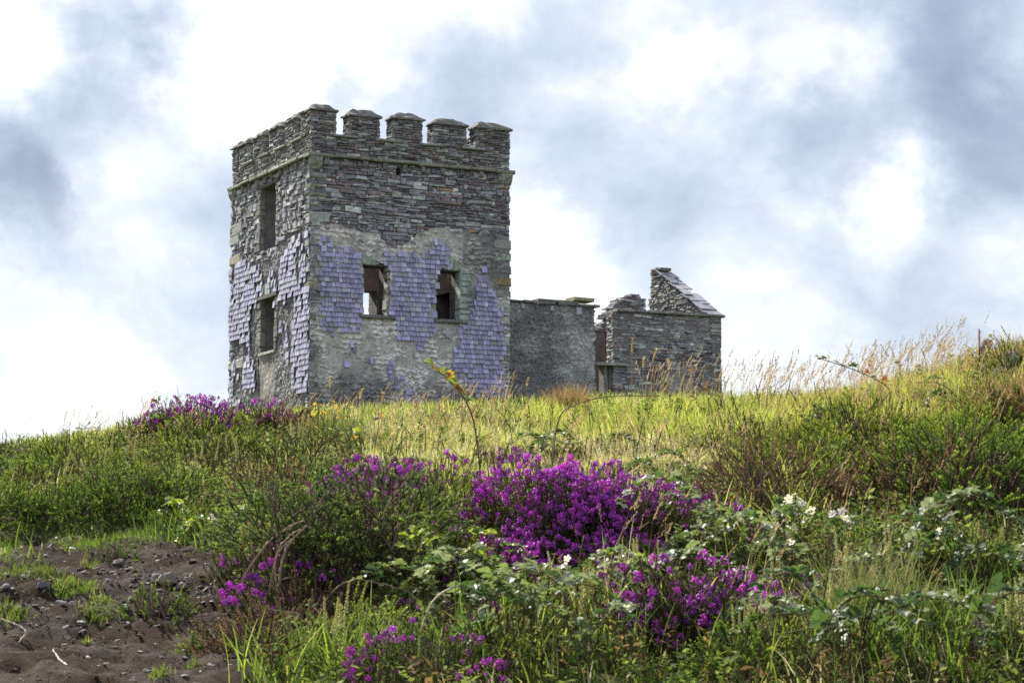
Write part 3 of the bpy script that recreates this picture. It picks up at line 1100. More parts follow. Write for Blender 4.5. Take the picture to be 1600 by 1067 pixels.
for z, c, w in ((11.0, (0.30, 0.28, 0.20), 1.0), (7.4, (0.34, 0.33, 0.3), 1.4), (11.7, GREEN_STONE, 0.8), (12.0, (0.3, 0.3, 0.27), 1.1), (6.2, (0.24, 0.22, 0.19), 0.8), (6.7, (0.2, 0.2, 0.18), 0.6), (5.7, (0.23, 0.2, 0.16), 0.9)):
    g = Geo(); block(g, LEFT, 7.25 - w, 7.33, z, z + rw.uniform(0.25, 0.42), -0.4, 0.075, rw, c, bev=0.03, jit=0.02); sub(g, 'corner_stone', M_STONE, walls['left'])

# string course, corbels, parapet, merlons
rp = np.random.default_rng(404)
for plane, L in ((FRONT, TW), (LEFT, TD), (BACK, TW), (RIGHT, TD)):
    ext = 0.17
    u = -ext if plane in (FRONT, BACK) else 0.0
    end = L + ext if plane in (FRONT, BACK) else L
    while u < end - 0.05:
        w = rp.uniform(0.7, 1.3)
        if end - u - w < 0.5:
            w = end - u
        g = Geo(); block(g, plane, u + 0.006, u + w - 0.006, ZS + rp.uniform(-0.012, 0.012), ZS + 0.105, -0.3, ext + rp.uniform(-0.02, 0.03), rp, np.array((0.22, 0.235, 0.19)) * rp.uniform(0.8, 1.15), jit=0.012, bev=0.03)
        child(g, 'string_course', M_STONE, tower)
        u += w
    if plane in (FRONT, LEFT):
        n = 10
        for k in range(n):
            u = 0.45 + (L - 0.85) * k / (n - 1) + rp.uniform(-0.05, 0.05)
            w = rp.uniform(0.07, 0.11)
            hh = rp.uniform(0.18, 0.28)
            g = Geo(); block(g, plane, u - w, u + w, ZS - hh, ZS - 0.013, -0.1, 0.12, rp, np.array((0.2, 0.19, 0.185)) * rp.uniform(0.7, 1.2), jit=0.01, bev=0.03)
            child(g, 'corbel', M_STONE, tower)
for plane, ucen in ((FRONT, 0.12), (FRONT, TW - 0.12), (LEFT, TD - 0.12)):
    g = Geo()
    th = np.linspace(0, PI / 2, 6)
    prof = [(-0.1, 0.0), (-0.1, -0.38)] + [(-0.1 + 0.25 * math.sin(t), -0.38 + 0.38 * (1 - math.cos(t))) for t in th[1:]]
    n = len(prof)
    V = np.array([plane.P(ucen + s * 0.2, ZS - 0.014 + dz, w) for s in (-1, 1) for w, dz in prof])
    Q = [(i, (i + 1) % n, n + (i + 1) % n, n + i) for i in range(n)]
    T = [(0, i, i + 1) for i in range(1, n - 1)] + [(n, n + i + 1, n + i) for i in range(1, n - 1)]
    g.add(V, Q, T, (0.26, 0.28, 0.25)); child(g, 'corner_corbel', M_STONE, tower)

ZP0, ZP1, ZM = ZS + 0.105, 14.36, 15.06
PT = 0.48
for plane, L in ((FRONT, TW), (LEFT, TD), (BACK, TW), (RIGHT, TD)):
    full = plane in (FRONT, BACK)
    g = Geo()
    wall_core(g, plane, 0.03 if full else PT, (L - 0.03) if full else L - PT, ZP0 - 0.02, ZP1, PT - 0.06, [], CORE_C)
    par = child(g, 'parapet', M_STONE, tower)
    R = courses(0, L, ZP0, ZP1, rp, (0.05, 0.11), (0.14, 0.5), 0.04, 0.015)
    g = Geo(); stones_geo(g, stones(plane, R, rp, (0.0, 0.05)), pick_cols(PAL_DARK if plane is FRONT else PAL_GREY, len(R), rp))
    tag(sub(g, 'rubble_stonework', M_STONE, par), kind='stuff')


def merlon(plane, u0, u1, depth, lift=0.0, other=True):
    zt = ZM + lift
    z0 = ZP1 + 0.003
    g = Geo()
    wall_core(g, plane, u0 + 0.03, u1 - 0.03, z0, zt, depth - 0.06, [], CORE_C)
    m = child(g, 'merlon', M_STONE, tower)
    V = plane.U
    inner = Plane(plane.O - plane.N * depth, plane.U, -plane.N)
    sideA = Plane(plane.O + V * u0 - plane.N * depth, plane.N, -V)
    sideB = Plane(plane.O + V * u1 - plane.N * depth, plane.N, V)
    g = Geo()
    for pl, a, b in ((plane, u0, u1), (inner, u0, u1), (sideA, 0, depth), (sideB, 0, depth)):
        R = courses(a, b, z0, zt, rp, (0.045, 0.10), (0.13, 0.42), 0.035, 0.0)
        stones_geo(g, stones(pl, R, rp, (-0.005, 0.04)), pick_cols(PAL_DARK if plane is FRONT else PAL_GREY, len(R), rp))
    tag(sub(g, 'rubble_stonework', M_STONE, m), kind='stuff')
    # weathered cap: overhanging slab course, then stones sloped up to a blunt ridge
    g = Geo()
    o = 0.07
    nu, nw = 9, 6
    us = np.linspace(u0 - o, u1 + o, nu); ws = np.linspace(-depth - o, o, nw)
    Um, Wm = np.meshgrid(us, ws)
    eu = np.minimum(Um - us[0], us[-1] - Um); ew = np.minimum(Wm - ws[0], ws[-1] - Wm)
    hh = np.minimum(np.minimum(eu, ew) * 0.85, 0.225)
    Zt = zt + 0.06 + hh + rp.uniform(-0.03, 0.022, Um.shape)
    Uj = Um + rp.uniform(-0.035, 0.035, Um.shape); Wj = Wm + rp.uniform(-0.035, 0.035, Um.shape)
    top = plane.P(Uj, Zt, Wj).reshape(-1, 3)
    bot = plane.P(Uj, np.full(Um.shape, zt + 0.006), Wj).reshape(-1, 3)
    i = np.arange(nw - 1)[:, None] * nu + np.arange(nu - 1)[None]
    Qt = np.stack([i, i + 1, i + nu + 1, i + nu], 2).reshape(-1, 4)
    ring = [j for j in range(nu)] + [j * nu + nu - 1 for j in range(1, nw)] + [(nw - 1) * nu + j for j in range(nu - 2, -1, -1)] + [j * nu for j in range(nw - 2, 0, -1)]
    n = nu * nw
    Qs = [(ring[k], n + ring[k], n + ring[(k + 1) % len(ring)], ring[(k + 1) % len(ring)]) for k in range(len(ring))]
    c = np.array((0.165, 0.16, 0.15)) * rp.uniform(0.8, 1.15)
    g.add(np.concatenate([top, bot]), np.concatenate([Qt, Qt[:, ::-1] + n, np.array(Qs)]), None, c)
    sub(g, 'capstone', M_STONE, m)


merlon(FRONT, -0.03, 0.82, 0.85, 0.05)
for a, b in ((1.24, 2.31), (2.76, 3.85), (4.29, 5.40)):
    merlon(FRONT, a + rp.uniform(-0.04, 0.04), b + rp.uniform(-0.05, 0.05), PT, rp.uniform(-0.06, 0.05))
merlon(FRONT, 5.80, 7.03, PT, 0.0)
for a, b in ((1.42, 2.30), (2.86, 3.78), (4.34, 5.26), (5.80, 6.62)):
    merlon(LEFT, a, b, PT, rp.uniform(-0.07, 0.05))
for a, b in ((-0.03, 0.8), (1.4, 2.5), (3.0, 4.0), (4.5, 5.5), (6.15, 7.03)):
    merlon(BACK, a, b, PT)
for a, b in ((1.25, 2.30), (2.75, 3.80), (4.25, 5.30)):
    merlon(RIGHT, a, b, PT)
for plane, spans in ((FRONT, ((0.82, 1.24), (2.31, 2.76), (3.85, 4.29), (5.40, 5.80))), (LEFT, ((0.82, 1.42), (2.30, 2.86), (3.78, 4.34), (5.26, 5.80)))):
    for a, b in spans:
        g = Geo(); block(g, plane, a - 0.12, b + 0.30, ZP1 - 0.055, ZP1 + 0.02, -PT + 0.05, 0.12, rp, (0.27, 0.29, 0.26), jit=0.015, bev=0.025)
        child(g, 'crenel_sill', M_STONE, tower)

# ------------------------------------------------------------------ roofless cottage beside the tower
cot_O = CORNER + UF * TW + UL * 1.0
COT = Plane(cot_O, UF, -UL)
cottage = thing('ruined_cottage', 'roofless stone cottage ruin with a broken slate-topped gable right of the tower', 'ruin', tuple(cot_O + np.array([0, 0, 5.0])))
rc = np.random.default_rng(505)
# left length of facade, rough-cast
g = Geo(); wall_core(g, COT, 0.05, 3.78, 4.0, 9.5, 0.5, [], (0.13, 0.125, 0.125)); cw1 = child(g, 'facade', M_RENDER, cottage); cw1['label'] = 'rough-cast length of wall against the tower'
EDGE1 = lambda z: 3.80 + (fbm(z * 4.0, z * 0, 66, 3) - 0.5) * 0.22 - 0.10 * np.clip((z - 8.4), 0, 1)
g = Geo()
relief(g, COT, 0.05, 3.95, 4.1, 9.5, 0.024, lambda u, z: 0.02 + (fbm(u * 1.5, z * 2, 67, 4) - 0.5) * 0.07 + (fbm(u * 8, z * 10, 68, 4, 0.65) - 0.5) * 0.11,
       lambda u, z: u < EDGE1(z), bed_col(69, (0.30, 0.305, 0.32), (0.58, 0.585, 0.59), lambda u, z: 0.04 + 0 * u))
sub(g, 'roughcast', M_RENDER, cw1)
R = courses(3.5, 3.80, 4.2, 9.5, rc, (0.05, 0.11), (0.15, 0.35), 0.07, 0.0)
pl = Plane(COT.O, UF, -UL)
g = Geo()
Rj = courses(0, 0.45, 4.2, 9.45, rc, (0.05, 0.11), (0.12, 0.4), 0.03, 0)
stones_geo(g, stones(Plane(cot_O + UF * 3.78 + UL * 0.47, -UL, UF), Rj, rc, (-0.01, 0.09)), pick_cols(PAL_GREY, len(Rj), rc))
tag(sub(g, 'rubble_stonework', M_STONE, cw1), kind='stuff')
u = 0.1
while u < 3.75:
    w = rc.uniform(0.3, 0.75)
    hh = 0.0
    for layer in range(rc.integers(1, 3)):
        g = Geo(); block(g, COT, u, min(u + w * rc.uniform(0.8, 1.0), 3.95), 9.505 + hh, 9.505 + hh + 0.085, -0.5, 0.12 - 0.04 * layer, rc, np.array((0.2, 0.2, 0.185)) * rc.uniform(0.7, 1.1), jit=0.015)
        sub(g, 'coping_stone', M_STONE, cw1)
        hh += 0.088
    u += w
g = Geo(); block(g, COT, 2.95, 3.72, 9.69, 9.80, -0.5, 0.13, rc, (0.30, 0.28, 0.18), jit=0.02); sub(g, 'coping_stone', M_STONE, cw1)
for u, s in ((0.95, 0.09), (2.05, 0.09), (3.05, 0.14)):
    g = Geo(); block(g, COT, u, u + s * 1.5, 9.48 - s * 2, 9.46, -0.1, 0.09, rc, (0.36, 0.37, 0.42)); sub(g, 'eaves_slate', M_SLATE, cw1)
# right length of facade, bare rubble
g = Geo(); wall_core(g, COT, 4.55, 8.80, 4.0, 9.42, 0.5, [], CORE_C); cw2 = child(g, 'facade', M_STONE, cottage); cw2['label'] = 'bare rubble length of wall under the gable'
R = courses(4.52, 8.82, 4.2, 9.42, rc, (0.05, 0.13), (0.14, 0.5), 0.05, 0.02)
V = stones(COT, R, rc, (0.0, 0.045)); C = pick_cols(PAL_DARK, len(R), rc) * (0.85 + 0.5 * fbm(R[:, 0], R[:, 2], 12, 3)[:, None]) * np.array((1.08, 1.08, 1.08))
ar = (R[:, 1] - R[:, 0]) * (R[:, 3] - R[:, 2]) * (R[:, 2] > 6.4)
ch = set(np.argsort(-ar)[:180].tolist())
for i in sorted(ch):
    g = Geo(); stones_geo(g, V[i:i + 1], C[i:i + 1]); sub(g, 'stone', M_STONE, cw2)
k = np.array([i not in ch for i in range(len(V))])
g = Geo(); stones_geo(g, V[k], C[k]); tag(sub(g, 'rubble_stonework', M_STONE, cw2), kind='stuff')
g = Geo()
relief(g, COT, 4.5, 8.85, 4.2, 9.4, 0.03, lambda u, z: 0.012 + (fbm(u * 2, z * 3, 121, 4) - 0.5) * 0.03, lambda u, z: fbm(u * 1.9, z * 3.2, 122, 4) > 0.475, bed_col(123, (0.22, 0.22, 0.23), (0.36, 0.36, 0.37), lambda u, z: 0.02 + 0 * u))
relief(g, COT, 6.6, 7.9, 5.5, 7.75, 0.03, lambda u, z: 0.055 + (fbm(u * 5, z * 5, 125, 3) - 0.5) * 0.03, lambda u, z: (np.hypot((u - 7.1) / 0.75, (z - 6.6) / 0.85) + (fbm(u * 4, z * 4, 126, 3) - 0.5) * 0.9 < 0.9), bed_col(127, (0.42, 0.40, 0.36), (0.52, 0.5, 0.45), lambda u, z: 0.2 + 0 * u))
sub(g, 'mortar_patch', M_RENDER, cw2)
u = 4.62
while u < 8.8:
    w = rc.uniform(0.35, 0.8)
    e = min(u + w, 8.95)
    g = Geo(); block(g, COT, u, e, 9.425, 9.425 + rc.uniform(0.07, 0.1), -0.5, 0.13 + rc.uniform(-0.02, 0.03), rc, np.array((0.24, 0.24, 0.23)) * rc.uniform(0.8, 1.1), jit=0.012); sub(g, 'coping_stone', M_STONE, cw2)
    u = e
Rj = courses(0, 0.45, 4.2, 9.42, rc, (0.05, 0.11), (0.12, 0.4), 0.03, 0)
g = Geo(); stones_geo(g, stones(Plane(cot_O + UF * 4.55 + UL * 0.47, -UL, -UF), Rj, rc, (-0.01, 0.06)), pick_cols(PAL_GREY, len(Rj), rc) * 1.2)
Rj = courses(0, 0.45, 4.2, 9.42, rc, (0.05, 0.11), (0.12, 0.4), 0.03, 0)
stones_geo(g, stones(Plane(cot_O + UF * 8.80 + UL * 0.47, -UL, UF), Rj, rc, (-0.01, 0.06)), pick_cols(PAL_GREY, len(Rj), rc))
tag(sub(g, 'rubble_stonework', M_STONE, cw2), kind='stuff')
# window gap between the two lengths: sill, prop and the wall below it
g = Geo(); block(g, COT, 3.80, 4.98, 7.54, 7.64, -0.5, 0.16, rc, (0.30, 0.31, 0.27)); child(g, 'window_sill', M_STONE, cottage)
g = Geo(); block(g, COT, 4.18, 4.30, 6.6, 7.53, -0.4, -0.05, rc, (0.20, 0.20, 0.18)); child(g, 'sill_prop', M_STONE, cottage)
g = Geo(); wall_core(g, COT, 4.36, 4.54, 4.0, 7.53, 0.4, [], (0.14, 0.12, 0.115), w0=-0.06); child(g, 'wall_stub', M_PLASTER, cottage)
# remnant of inner wall, with a niche
INN = Plane(cot_O + UL * 2.6, UF, -UL)
pa = [INN.px(*p) for p in ((931, 512), (942, 505), (950, 488), (957, 477), (966, 468), (980, 463), (992, 458), (1003, 462), (1009, 470), (1004, 480), (1006, 486))]
nu0, nz1 = INN.px(946, 518); nu1, nz0 = INN.px(964, 556)
g = Geo(); wall_core(g, INN, pa[0][0] - 0.6, pa[2][0], 4.0, pa[1][1] - 0.15, 0.55, [(nu0, nu1, nz0, nz1)], (0.15, 0.125, 0.12), w0=-0.03)
wall_core(g, Plane(INN.O + UL * 0.42, UF, -UL), nu0 - 0.1, nu1 + 0.1, nz0 - 0.1, nz1 + 0.1, 0.1, [], (0.16, 0.13, 0.125), w0=0.0)
inn = child(g, 'inner_wall', M_PLASTER, cottage)
g = Geo()
top = lambda u: np.interp(u, [p[0] for p in pa[:9]], [p[1] for p in pa[:9]])
R = courses(pa[0][0] - 0.1, pa[8][0], 7.5, pa[6][1], rc, (0.045, 0.09), (0.13, 0.4), 0.02, 0.0)
cu = (R[:, 0] + R[:, 1]) / 2
R = R[(R[:, 3] < top(cu) + 0.03) & ((R[:, 2] > 9.25) | (cu > nu1 - 0.05) | (R[:, 2] > nz1 - 0.05))]
stones_geo(g, stones(INN, R, rc, (0.0, 0.07), back=-0.5), pick_cols(PAL_DARK, len(R), rc))
tag(sub(g, 'rubble_stonework', M_STONE, inn), kind='stuff')
# gable end, seen from inside above the facade
GAB = Plane(cot_O + UF * 8.42, UL, -UF)
slope = lambda v: 9.45 + (v + 0.1) * (11.52 - 9.45) / 3.65
g = Geo()
R = courses(-0.05, 4.3, 8.6, 11.55, rc, (0.045, 0.10), (0.13, 0.42), 0.0, 0.0)
cu = (R[:, 0] + R[:, 1]) / 2
ragl = 4.12 + (fbm(R[:, 2] * 6, R[:, 2] * 0, 131, 2) - 0.5) * 0.35 - 0.25 * np.clip(R[:, 2] - 10.6, 0, 1) + 0.30 * np.clip(10.1 - R[:, 2], 0, 1)
ok = (R[:, 3] < slope(R[:, 0]) + 0.03) & (R[:, 0] < ragl - 0.1)
R = R[ok]; R[:, 1] = np.minimum(R[:, 1], ragl[ok] + rc.uniform(-0.06, 0.06, len(R)))
V = stones(GAB, R, rc, (0.0, 0.07), back=-0.42); C = pick_cols(PAL_GREY, len(R), rc)
gab = thing_gab = None
gcore = Geo()
zs = np.linspace(4.0, 11.35, 30)
for i in range(len(zs) - 1):
    a, b = zs[i], zs[i + 1]
    lo = max(-0.02, (a - 9.40) / 0.567 - 0.0) if a > 9.3 else -0.02
    lo2 = max(-0.02, (b - 9.40) / 0.567) if b > 9.3 else -0.02
    lo = max(lo, lo2) + (0.06 if b > 9.3 else 0)
    hi = 3.85 - 0.1 * max(0, b - 10.6)
    if hi - lo < 0.1:
        continue
    gcore.add(GAB.P(np.array([lo, hi, hi, lo] * 2), np.array([a, a, b, b] * 2), np.array([-0.03] * 4 + [-0.40] * 4)), [(0, 1, 2, 3), (7, 6, 5, 4), (0, 3, 7, 4), (1, 5, 6, 2), (3, 2, 6, 7), (0, 4, 5, 1)], None, CORE_C)
gab = child(gcore, 'gable', M_STONE, cottage)
ar = (R[:, 1] - R[:, 0]) * (R[:, 3] - R[:, 2]) * (R[:, 2] > 9.4)
ch = set(np.argsort(-ar)[:100].tolist())
for i in sorted(ch):
    g = Geo(); stones_geo(g, V[i:i + 1], C[i:i + 1]); sub(g, 'stone', M_STONE, gab)
k = np.array([i not in ch for i in range(len(V))])
g = Geo(); stones_geo(g, V[k], C[k])
for k_ in range(16):
    va = rc.uniform(3.3, 4.0); za = 11.36 + rc.uniform(0, 0.2) - 0.18 * abs(va - 3.6)
    block(g, GAB, va - rc.uniform(0.1, 0.2), va + rc.uniform(0.1, 0.25), za, za + rc.uniform(0.04, 0.08), -0.42 + rc.uniform(0, 0.1), 0.05 + rc.uniform(-0.05, 0.06), rc, np.array((0.24, 0.24, 0.25)) * rc.uniform(0.7, 1.2), jit=0.02)
tag(sub(g, 'rubble_stonework', M_STONE, gab), kind='stuff')
# slates lapped up the rake: each a tilted slab spanning the wall's thickness
nrow = 15
for i in range(nrow):
    v0 = -0.12 + i * 3.45 / nrow
    v1 = v0 + 0.42
    for (wa, wb) in ((-0.48, -0.18), (-0.175, 0.13)):
        if rc.random() < 0.10 and i > 2:
            continue
        a, b = slope(v0) + 0.045, slope(v1) + 0.012
        wa_, wb_ = wa + rc.uniform(-0.02, 0.0), wb + rc.uniform(-0.03, 0.05)
        th = 0.032
        dz = rc.uniform(-0.02, 0.025); v1 = v0 + 0.42 + rc.uniform(-0.06, 0.06)
        U8 = np.array([v0, v1, v1, v0] * 2); Z8 = np.array([a, b, b, a, a - th, b - th, b - th, a - th]) + dz; W8 = np.array([wa_, wa_, wb_, wb_] * 2)
        g = Geo(); g.add(GAB.P(U8, Z8, W8), [(0, 1, 2, 3), (7, 6, 5, 4), (0, 4, 5, 1), (1, 5, 6, 2), (2, 6, 7, 3), (3, 7, 4, 0)], None, np.array((0.27, 0.27, 0.315)) * rc.uniform(0.7, 1.25))
        sub(g, 'rake_slate', M_SLATE, gab)

# ------------------------------------------------------------------ vegetation templates
rv = np.random.default_rng(707)


def gorse_shoot(L=0.13, n=85, seed=0, col=(0.07, 0.12, 0.025), tip=(0.23, 0.30, 0.055), spread=1.0):
    r = np.random.default_rng(seed)
    g = Geo()
    bend = r.uniform(-0.25, 0.25, 2)
    ax = lambda t: np.stack([bend[0] * L * t ** 2, bend[1] * L * t ** 2, L * t], -1)
    st = ax(np.linspace(0, 1, 4))
    tube(g, st, [0.0028, 0.0024, 0.0018, 0.001], 3, np.array(col) * 0.9, cap=False)
    t = np.sort(r.uniform(0.05, 1.0, n))
    ph = np.arange(n) * 2.399 + r.uniform(-0.4, 0.4, n)
    ln = (0.021 - 0.011 * t) * r.uniform(0.7, 1.3, n) * spread
    up = 0.55 + 0.6 * t + r.uniform(-0.2, 0.2, n)
    P0 = ax(t)
    D = np.stack([np.cos(ph), np.sin(ph), up], -1)
    D /= np.linalg.norm(D, axis=1)[:, None]
    S = np.cross(D, np.array([0, 0, 1.0])); S /= np.linalg.norm(S, axis=1)[:, None]
    w = 0.0030
    V = np.stack([P0 - S * w, P0 + S * w, P0 + D * ln[:, None]], 1).reshape(-1, 3)
    T = np.arange(3 * n).reshape(n, 3)
    k = np.clip((t - 0.35) / 0.65, 0, 1)[:, None] * r.uniform(0.5, 1.1, (n, 1))
    c = np.array(col) * (1 - k) + np.array(tip) * k
    c = np.repeat(c * r.uniform(0.8, 1.2, (n, 1)), 3, 0)
    g.add(V, None, T, c)
    return g.tmpl()


def bell_spike(seed=0, nb=15, L=0.042, col=(0.50, 0.09, 0.61)):
    r = np.random.default_rng(seed)
    g = Geo()
    th = np.arange(4) * PI / 2
    for i in range(nb):
        t = (i + r.uniform(0, 1)) / nb
        a = i * 2.4 + r.uniform(-0.5, 0.5)
        rad = 0.0085 * (1 - 0.55 * t)
        o = np.array([math.cos(a) * rad, math.sin(a) * rad, L * t])
        d = np.array([math.cos(a), math.sin(a), -0.25 + 0.5 * t]); d /= np.linalg.norm(d)
        s = np.cross(d, [0, 0, 1.0]); s /= np.linalg.norm(s) + 1e-6
        u = np.cross(s, d)
        R = r.uniform(0.0055, 0.0074)
        ring = o[None] + d[None] * 0.004 + R * (np.cos(th)[:, None] * s + np.sin(th)[:, None] * u)
        V = np.concatenate([[o], ring, [o + d * 0.0105]])
        T = [(0, 1 + k, 1 + (k + 1) % 4) for k in range(4)] + [(5, 1 + (k + 1) % 4, 1 + k) for k in range(4)]
        c = np.array(col) * r.uniform(0.7, 1.25) * np.array([1, 1, r.uniform(0.85, 1.1)])
        g.add(V, None, T, c)
    return g.tmpl()


def heather_shoot(seed=0, L=0.10, n=56, col=(0.075, 0.105, 0.04)):
    r = np.random.default_rng(seed)
    g = Geo()
    bend = r.uniform(-0.2, 0.2, 2)
    ax = lambda t: np.stack([bend[0] * L * t ** 2, bend[1] * L * t ** 2, L * t], -1)
    tube(g, ax(np.linspace(0, 1, 4)), 0.0014, 3, (0.10, 0.07, 0.045), cap=False)
    t = r.uniform(0.1, 1.0, n)
    ph = r.uniform(0, 2 * PI, n)
    P0 = ax(t)
    D = np.stack([np.cos(ph), np.sin(ph), r.uniform(0.5, 1.3, n)], -1)
    D /= np.linalg.norm(D, axis=1)[:, None]
    S = np.cross(D, np.array([0, 0, 1.0])); S /= np.linalg.norm(S, axis=1)[:, None]
    ln = r.uniform(0.006, 0.011, n)
    V = np.stack([P0 - S * 0.0014, P0 + S * 0.0014, P0 + D * ln[:, None]], 1).reshape(-1, 3)
    c = np.repeat(np.array(col) * r.uniform(0.7, 1.3, (n, 1)), 3, 0)
    g.add(V, None, np.arange(3 * n).reshape(n, 3), c)
    return g.tmpl()


def concat_tmpl(*ts):
    g = Geo()
    for V, Q, T, C in ts:
        g.add(V, Q, T, C)
    return g.tmpl()


GORSE = [gorse_shoot(0.085 + 0.015 * (k % 3), 42, 10 + k) for k in range(5)]
GORSE_YEL = [gorse_shoot(0.085 + 0.015 * (k % 3), 42, 20 + k, (0.12, 0.165, 0.03), (0.34, 0.37, 0.07)) for k in range(4)]
GORSE_GREY = [gorse_shoot(0.10, 46, 30 + k, (0.075, 0.11, 0.045), (0.20, 0.25, 0.10)) for k in range(4)]
DEADG = [gorse_shoot(0.11, 42, 40 + k, (0.11, 0.075, 0.055), (0.17, 0.115, 0.085), 0.9) for k in range(3)]
HSHOOT = [heather_shoot(50 + k) for k in range(4)]
SPIKES = [bell_spike(60 + k, 10 + 2 * (k % 3), 0.020 + 0.006 * (k % 3)) for k in range(5)]


def dome_points(n, rx, ry, h, r, lo=0.15, rough=0.25):
    """points through an uneven dome of growth, with the way each shoot leans"""
    a = r.uniform(0, 2 * PI, n)
    v = r.uniform(0, 1, n) ** 0.75
    el = np.arcsin(np.clip(1 - v * (1 - 0.02), 0, 1))
    rad = 1 - np.abs(r.normal(0, 0.13, n))
    lob = 1 + rough * (fbm(np.cos(a) * 2.2 + 7, np.sin(a) * 2.2 + el * 2, int(r.integers(1000)), 3) - 0.5) * 2
    rr = rad * lob
    P = np.stack([rx * rr * np.cos(el) * np.cos(a), ry * rr * np.cos(el) * np.sin(a), h * rr * np.sin(el)], -1)
    tilt = (PI / 2 - el) * 0.80 + r.normal(0, 0.28, n)
    return P, a, tilt


def twigs(geo, n, rx, ry, h, r, col=(0.12, 0.085, 0.06), rad=0.004):
    for _ in range(n):
        a = r.uniform(0, 2 * PI)
        e = r.uniform(0.3, 0.95)
        b = np.array([math.cos(a) * rx * e * r.uniform(0.4, 0.9), math.sin(a) * ry * e * r.uniform(0.4, 0.9), h * r.uniform(0.35, 0.8)])
        s = np.array([r.normal(0, rx * 0.15), r.normal(0, ry * 0.15), -0.05])
        m = (s + b) / 2 + r.normal(0, 0.05, 3)
        tube(geo, smooth_path([s, m, b], 6), np.linspace(rad, rad * 0.35, 6) * r.uniform(0.7, 1.4), 4, np.array(col) * r.uniform(0.7, 1.4), cap=False)


PROTO = {}


def make_bush(kind, rx, ry, h, seed):
    """meshes of a bush: list of (part name, mesh)"""
    r = np.random.default_rng(seed)
    parts = []
    vol = (rx * ry * 4) ** 0.5
    hollow = kind.endswith('_hollow')
    kind = kind.replace('_hollow', '')
    if hollow:
        vol *= 2
    g = Geo(); twigs(g, int(26 * vol / 0.5) + 10, rx, ry, h, r, rad=0.005)
    parts.append(('stems', g.mesh('stems', M_TWIG)))
    g = Geo()
    if kind in ('gorse', 'gorse_yellow', 'gorse_grey', 'dead'):
        T = {'gorse': GORSE, 'gorse_yellow': GORSE_YEL + GORSE[:2], 'gorse_grey': GORSE_GREY + GORSE[:1], 'dead': DEADG}[kind]
        n = int(2150 * (rx * ry + 0.6 * h * (rx + ry)))
        P, a, t = dome_points(n, rx, ry, h, r)
        if hollow:
            low = P[:, 2] < h * 0.38
            P = P[~low]; a = a[~low]; t = t[~low] * 1.55; n = len(P)
        sc = r.uniform(0.5, 0.95, n)
        P[:, 2] -= 0.08 * sc
        R = rand_rot(r.uniform(0, 6.28, n), np.clip(t, -0.2, 1.7), a + r.normal(0, 0.35, n)) * sc[:, None, None]
        clump = 0.65 + 0.7 * fbm(P[:, 0] * 7, P[:, 1] * 7 + P[:, 2] * 5, seed, 2)
        tint = (clump * r.uniform(0.8, 1.2, n))[:, None] * np.array([1, 1, 1])
        idx = r.integers(0, len(T), n)
        for k, tm in enumerate(T):
            m = idx == k
            g.inst(tm, R[m], P[m], tint[m])
        parts.append(('foliage', g.mesh('foliage', M_GORSE)))
    if kind.startswith('heather'):
        full = {'heather': 1.0, 'heather_sparse': 0.13, 'heather_half': 0.55}[kind]
        n = int(3500 * (rx * ry + 0.5 * h * (rx + ry)))
        P, a, t = dome_points(n, rx, ry, h * 0.88, r, rough=0.2)
        sc = r.uniform(0.7, 1.2, n)
        R = rand_rot(r.uniform(0, 6.28, n), np.clip(t * 0.6, -0.3, 1.2), a + r.normal(0, 0.3, n))
        Rs = R * sc[:, None, None]
        P2 = P.copy(); P2[:, 2] -= 0.045
        idx = r.integers(0, len(HSHOOT), n)
        for k, tm in enumerate(HSHOOT):
            m = idx == k
            g.inst(tm, Rs[m], P2[m], np.repeat(r.uniform(0.7, 1.3, (m.sum(), 1)), 3, 1))
        parts.append(('foliage', g.mesh('foliage', M_GORSE)))
        g = Geo()
        tipp = P2 + np.einsum('nij,j->ni', Rs, np.array([0, 0, 0.092]))
        patch = fbm(P[:, 0] * 6, P[:, 1] * 6, seed + 4, 3)
        patch = patch * (0.25 if full < 0.4 else 1.0)
        has = (patch + r.normal(0, 0.07, n)) > np.quantile(patch, 1 - full * 0.92)
        idx = r.integers(0, len(SPIKES), n)
        for k, tm in enumerate(SPIKES):
            m = (idx == k) & has
            tn = r.uniform(0.65, 1.3, (m.sum(), 1)) * (1 + r.normal(0, 0.05, (m.sum(), 3)))
            fade = r.random(m.sum()) < 0.08
            tn[fade] *= np.array([0.7, 1.6, 0.5])
            g.inst(tm, Rs[m] * 0.78, tipp[m], tn)
        parts.append(('blossom', g.mesh('blossom', M_BELL)))
    return parts


BUSHES = []


def bush(name, kind, size, pos, label, cat, group=None, var=0, rz=None, scale=1.0):
    BUSHES.append((pos[0], pos[1], size[0] * scale))
    key = (kind, size, var)
    if key not in PROTO:
        PROTO[key] = make_bush(kind, *size, seed=1000 + len(PROTO) * 7)
    rz = rv.uniform(0, 6.28) if rz is None else rz
    o = thing(name, label, cat, tuple(pos), group, rz)
    o.scale = (scale, scale, scale)
    for nm, me in PROTO[key]:
        c = bpy.data.objects.new(nm, me)
        COL.objects.link(c)
        c.parent = o
        if nm in ('foliage', 'blossom'):
            c['kind'] = 'stuff'
    return o


ORD = ['first', 'second', 'third', 'fourth', 'fifth', 'sixth', 'seventh', 'eighth', 'ninth', 'tenth', 'eleventh', 'twelfth', 'thirteenth', 'fourteenth']
S, Md, Lg, XL = (0.17, 0.17, 0.18), (0.26, 0.24, 0.25), (0.36, 0.30, 0.36), (0.34, 0.30, 0.46)

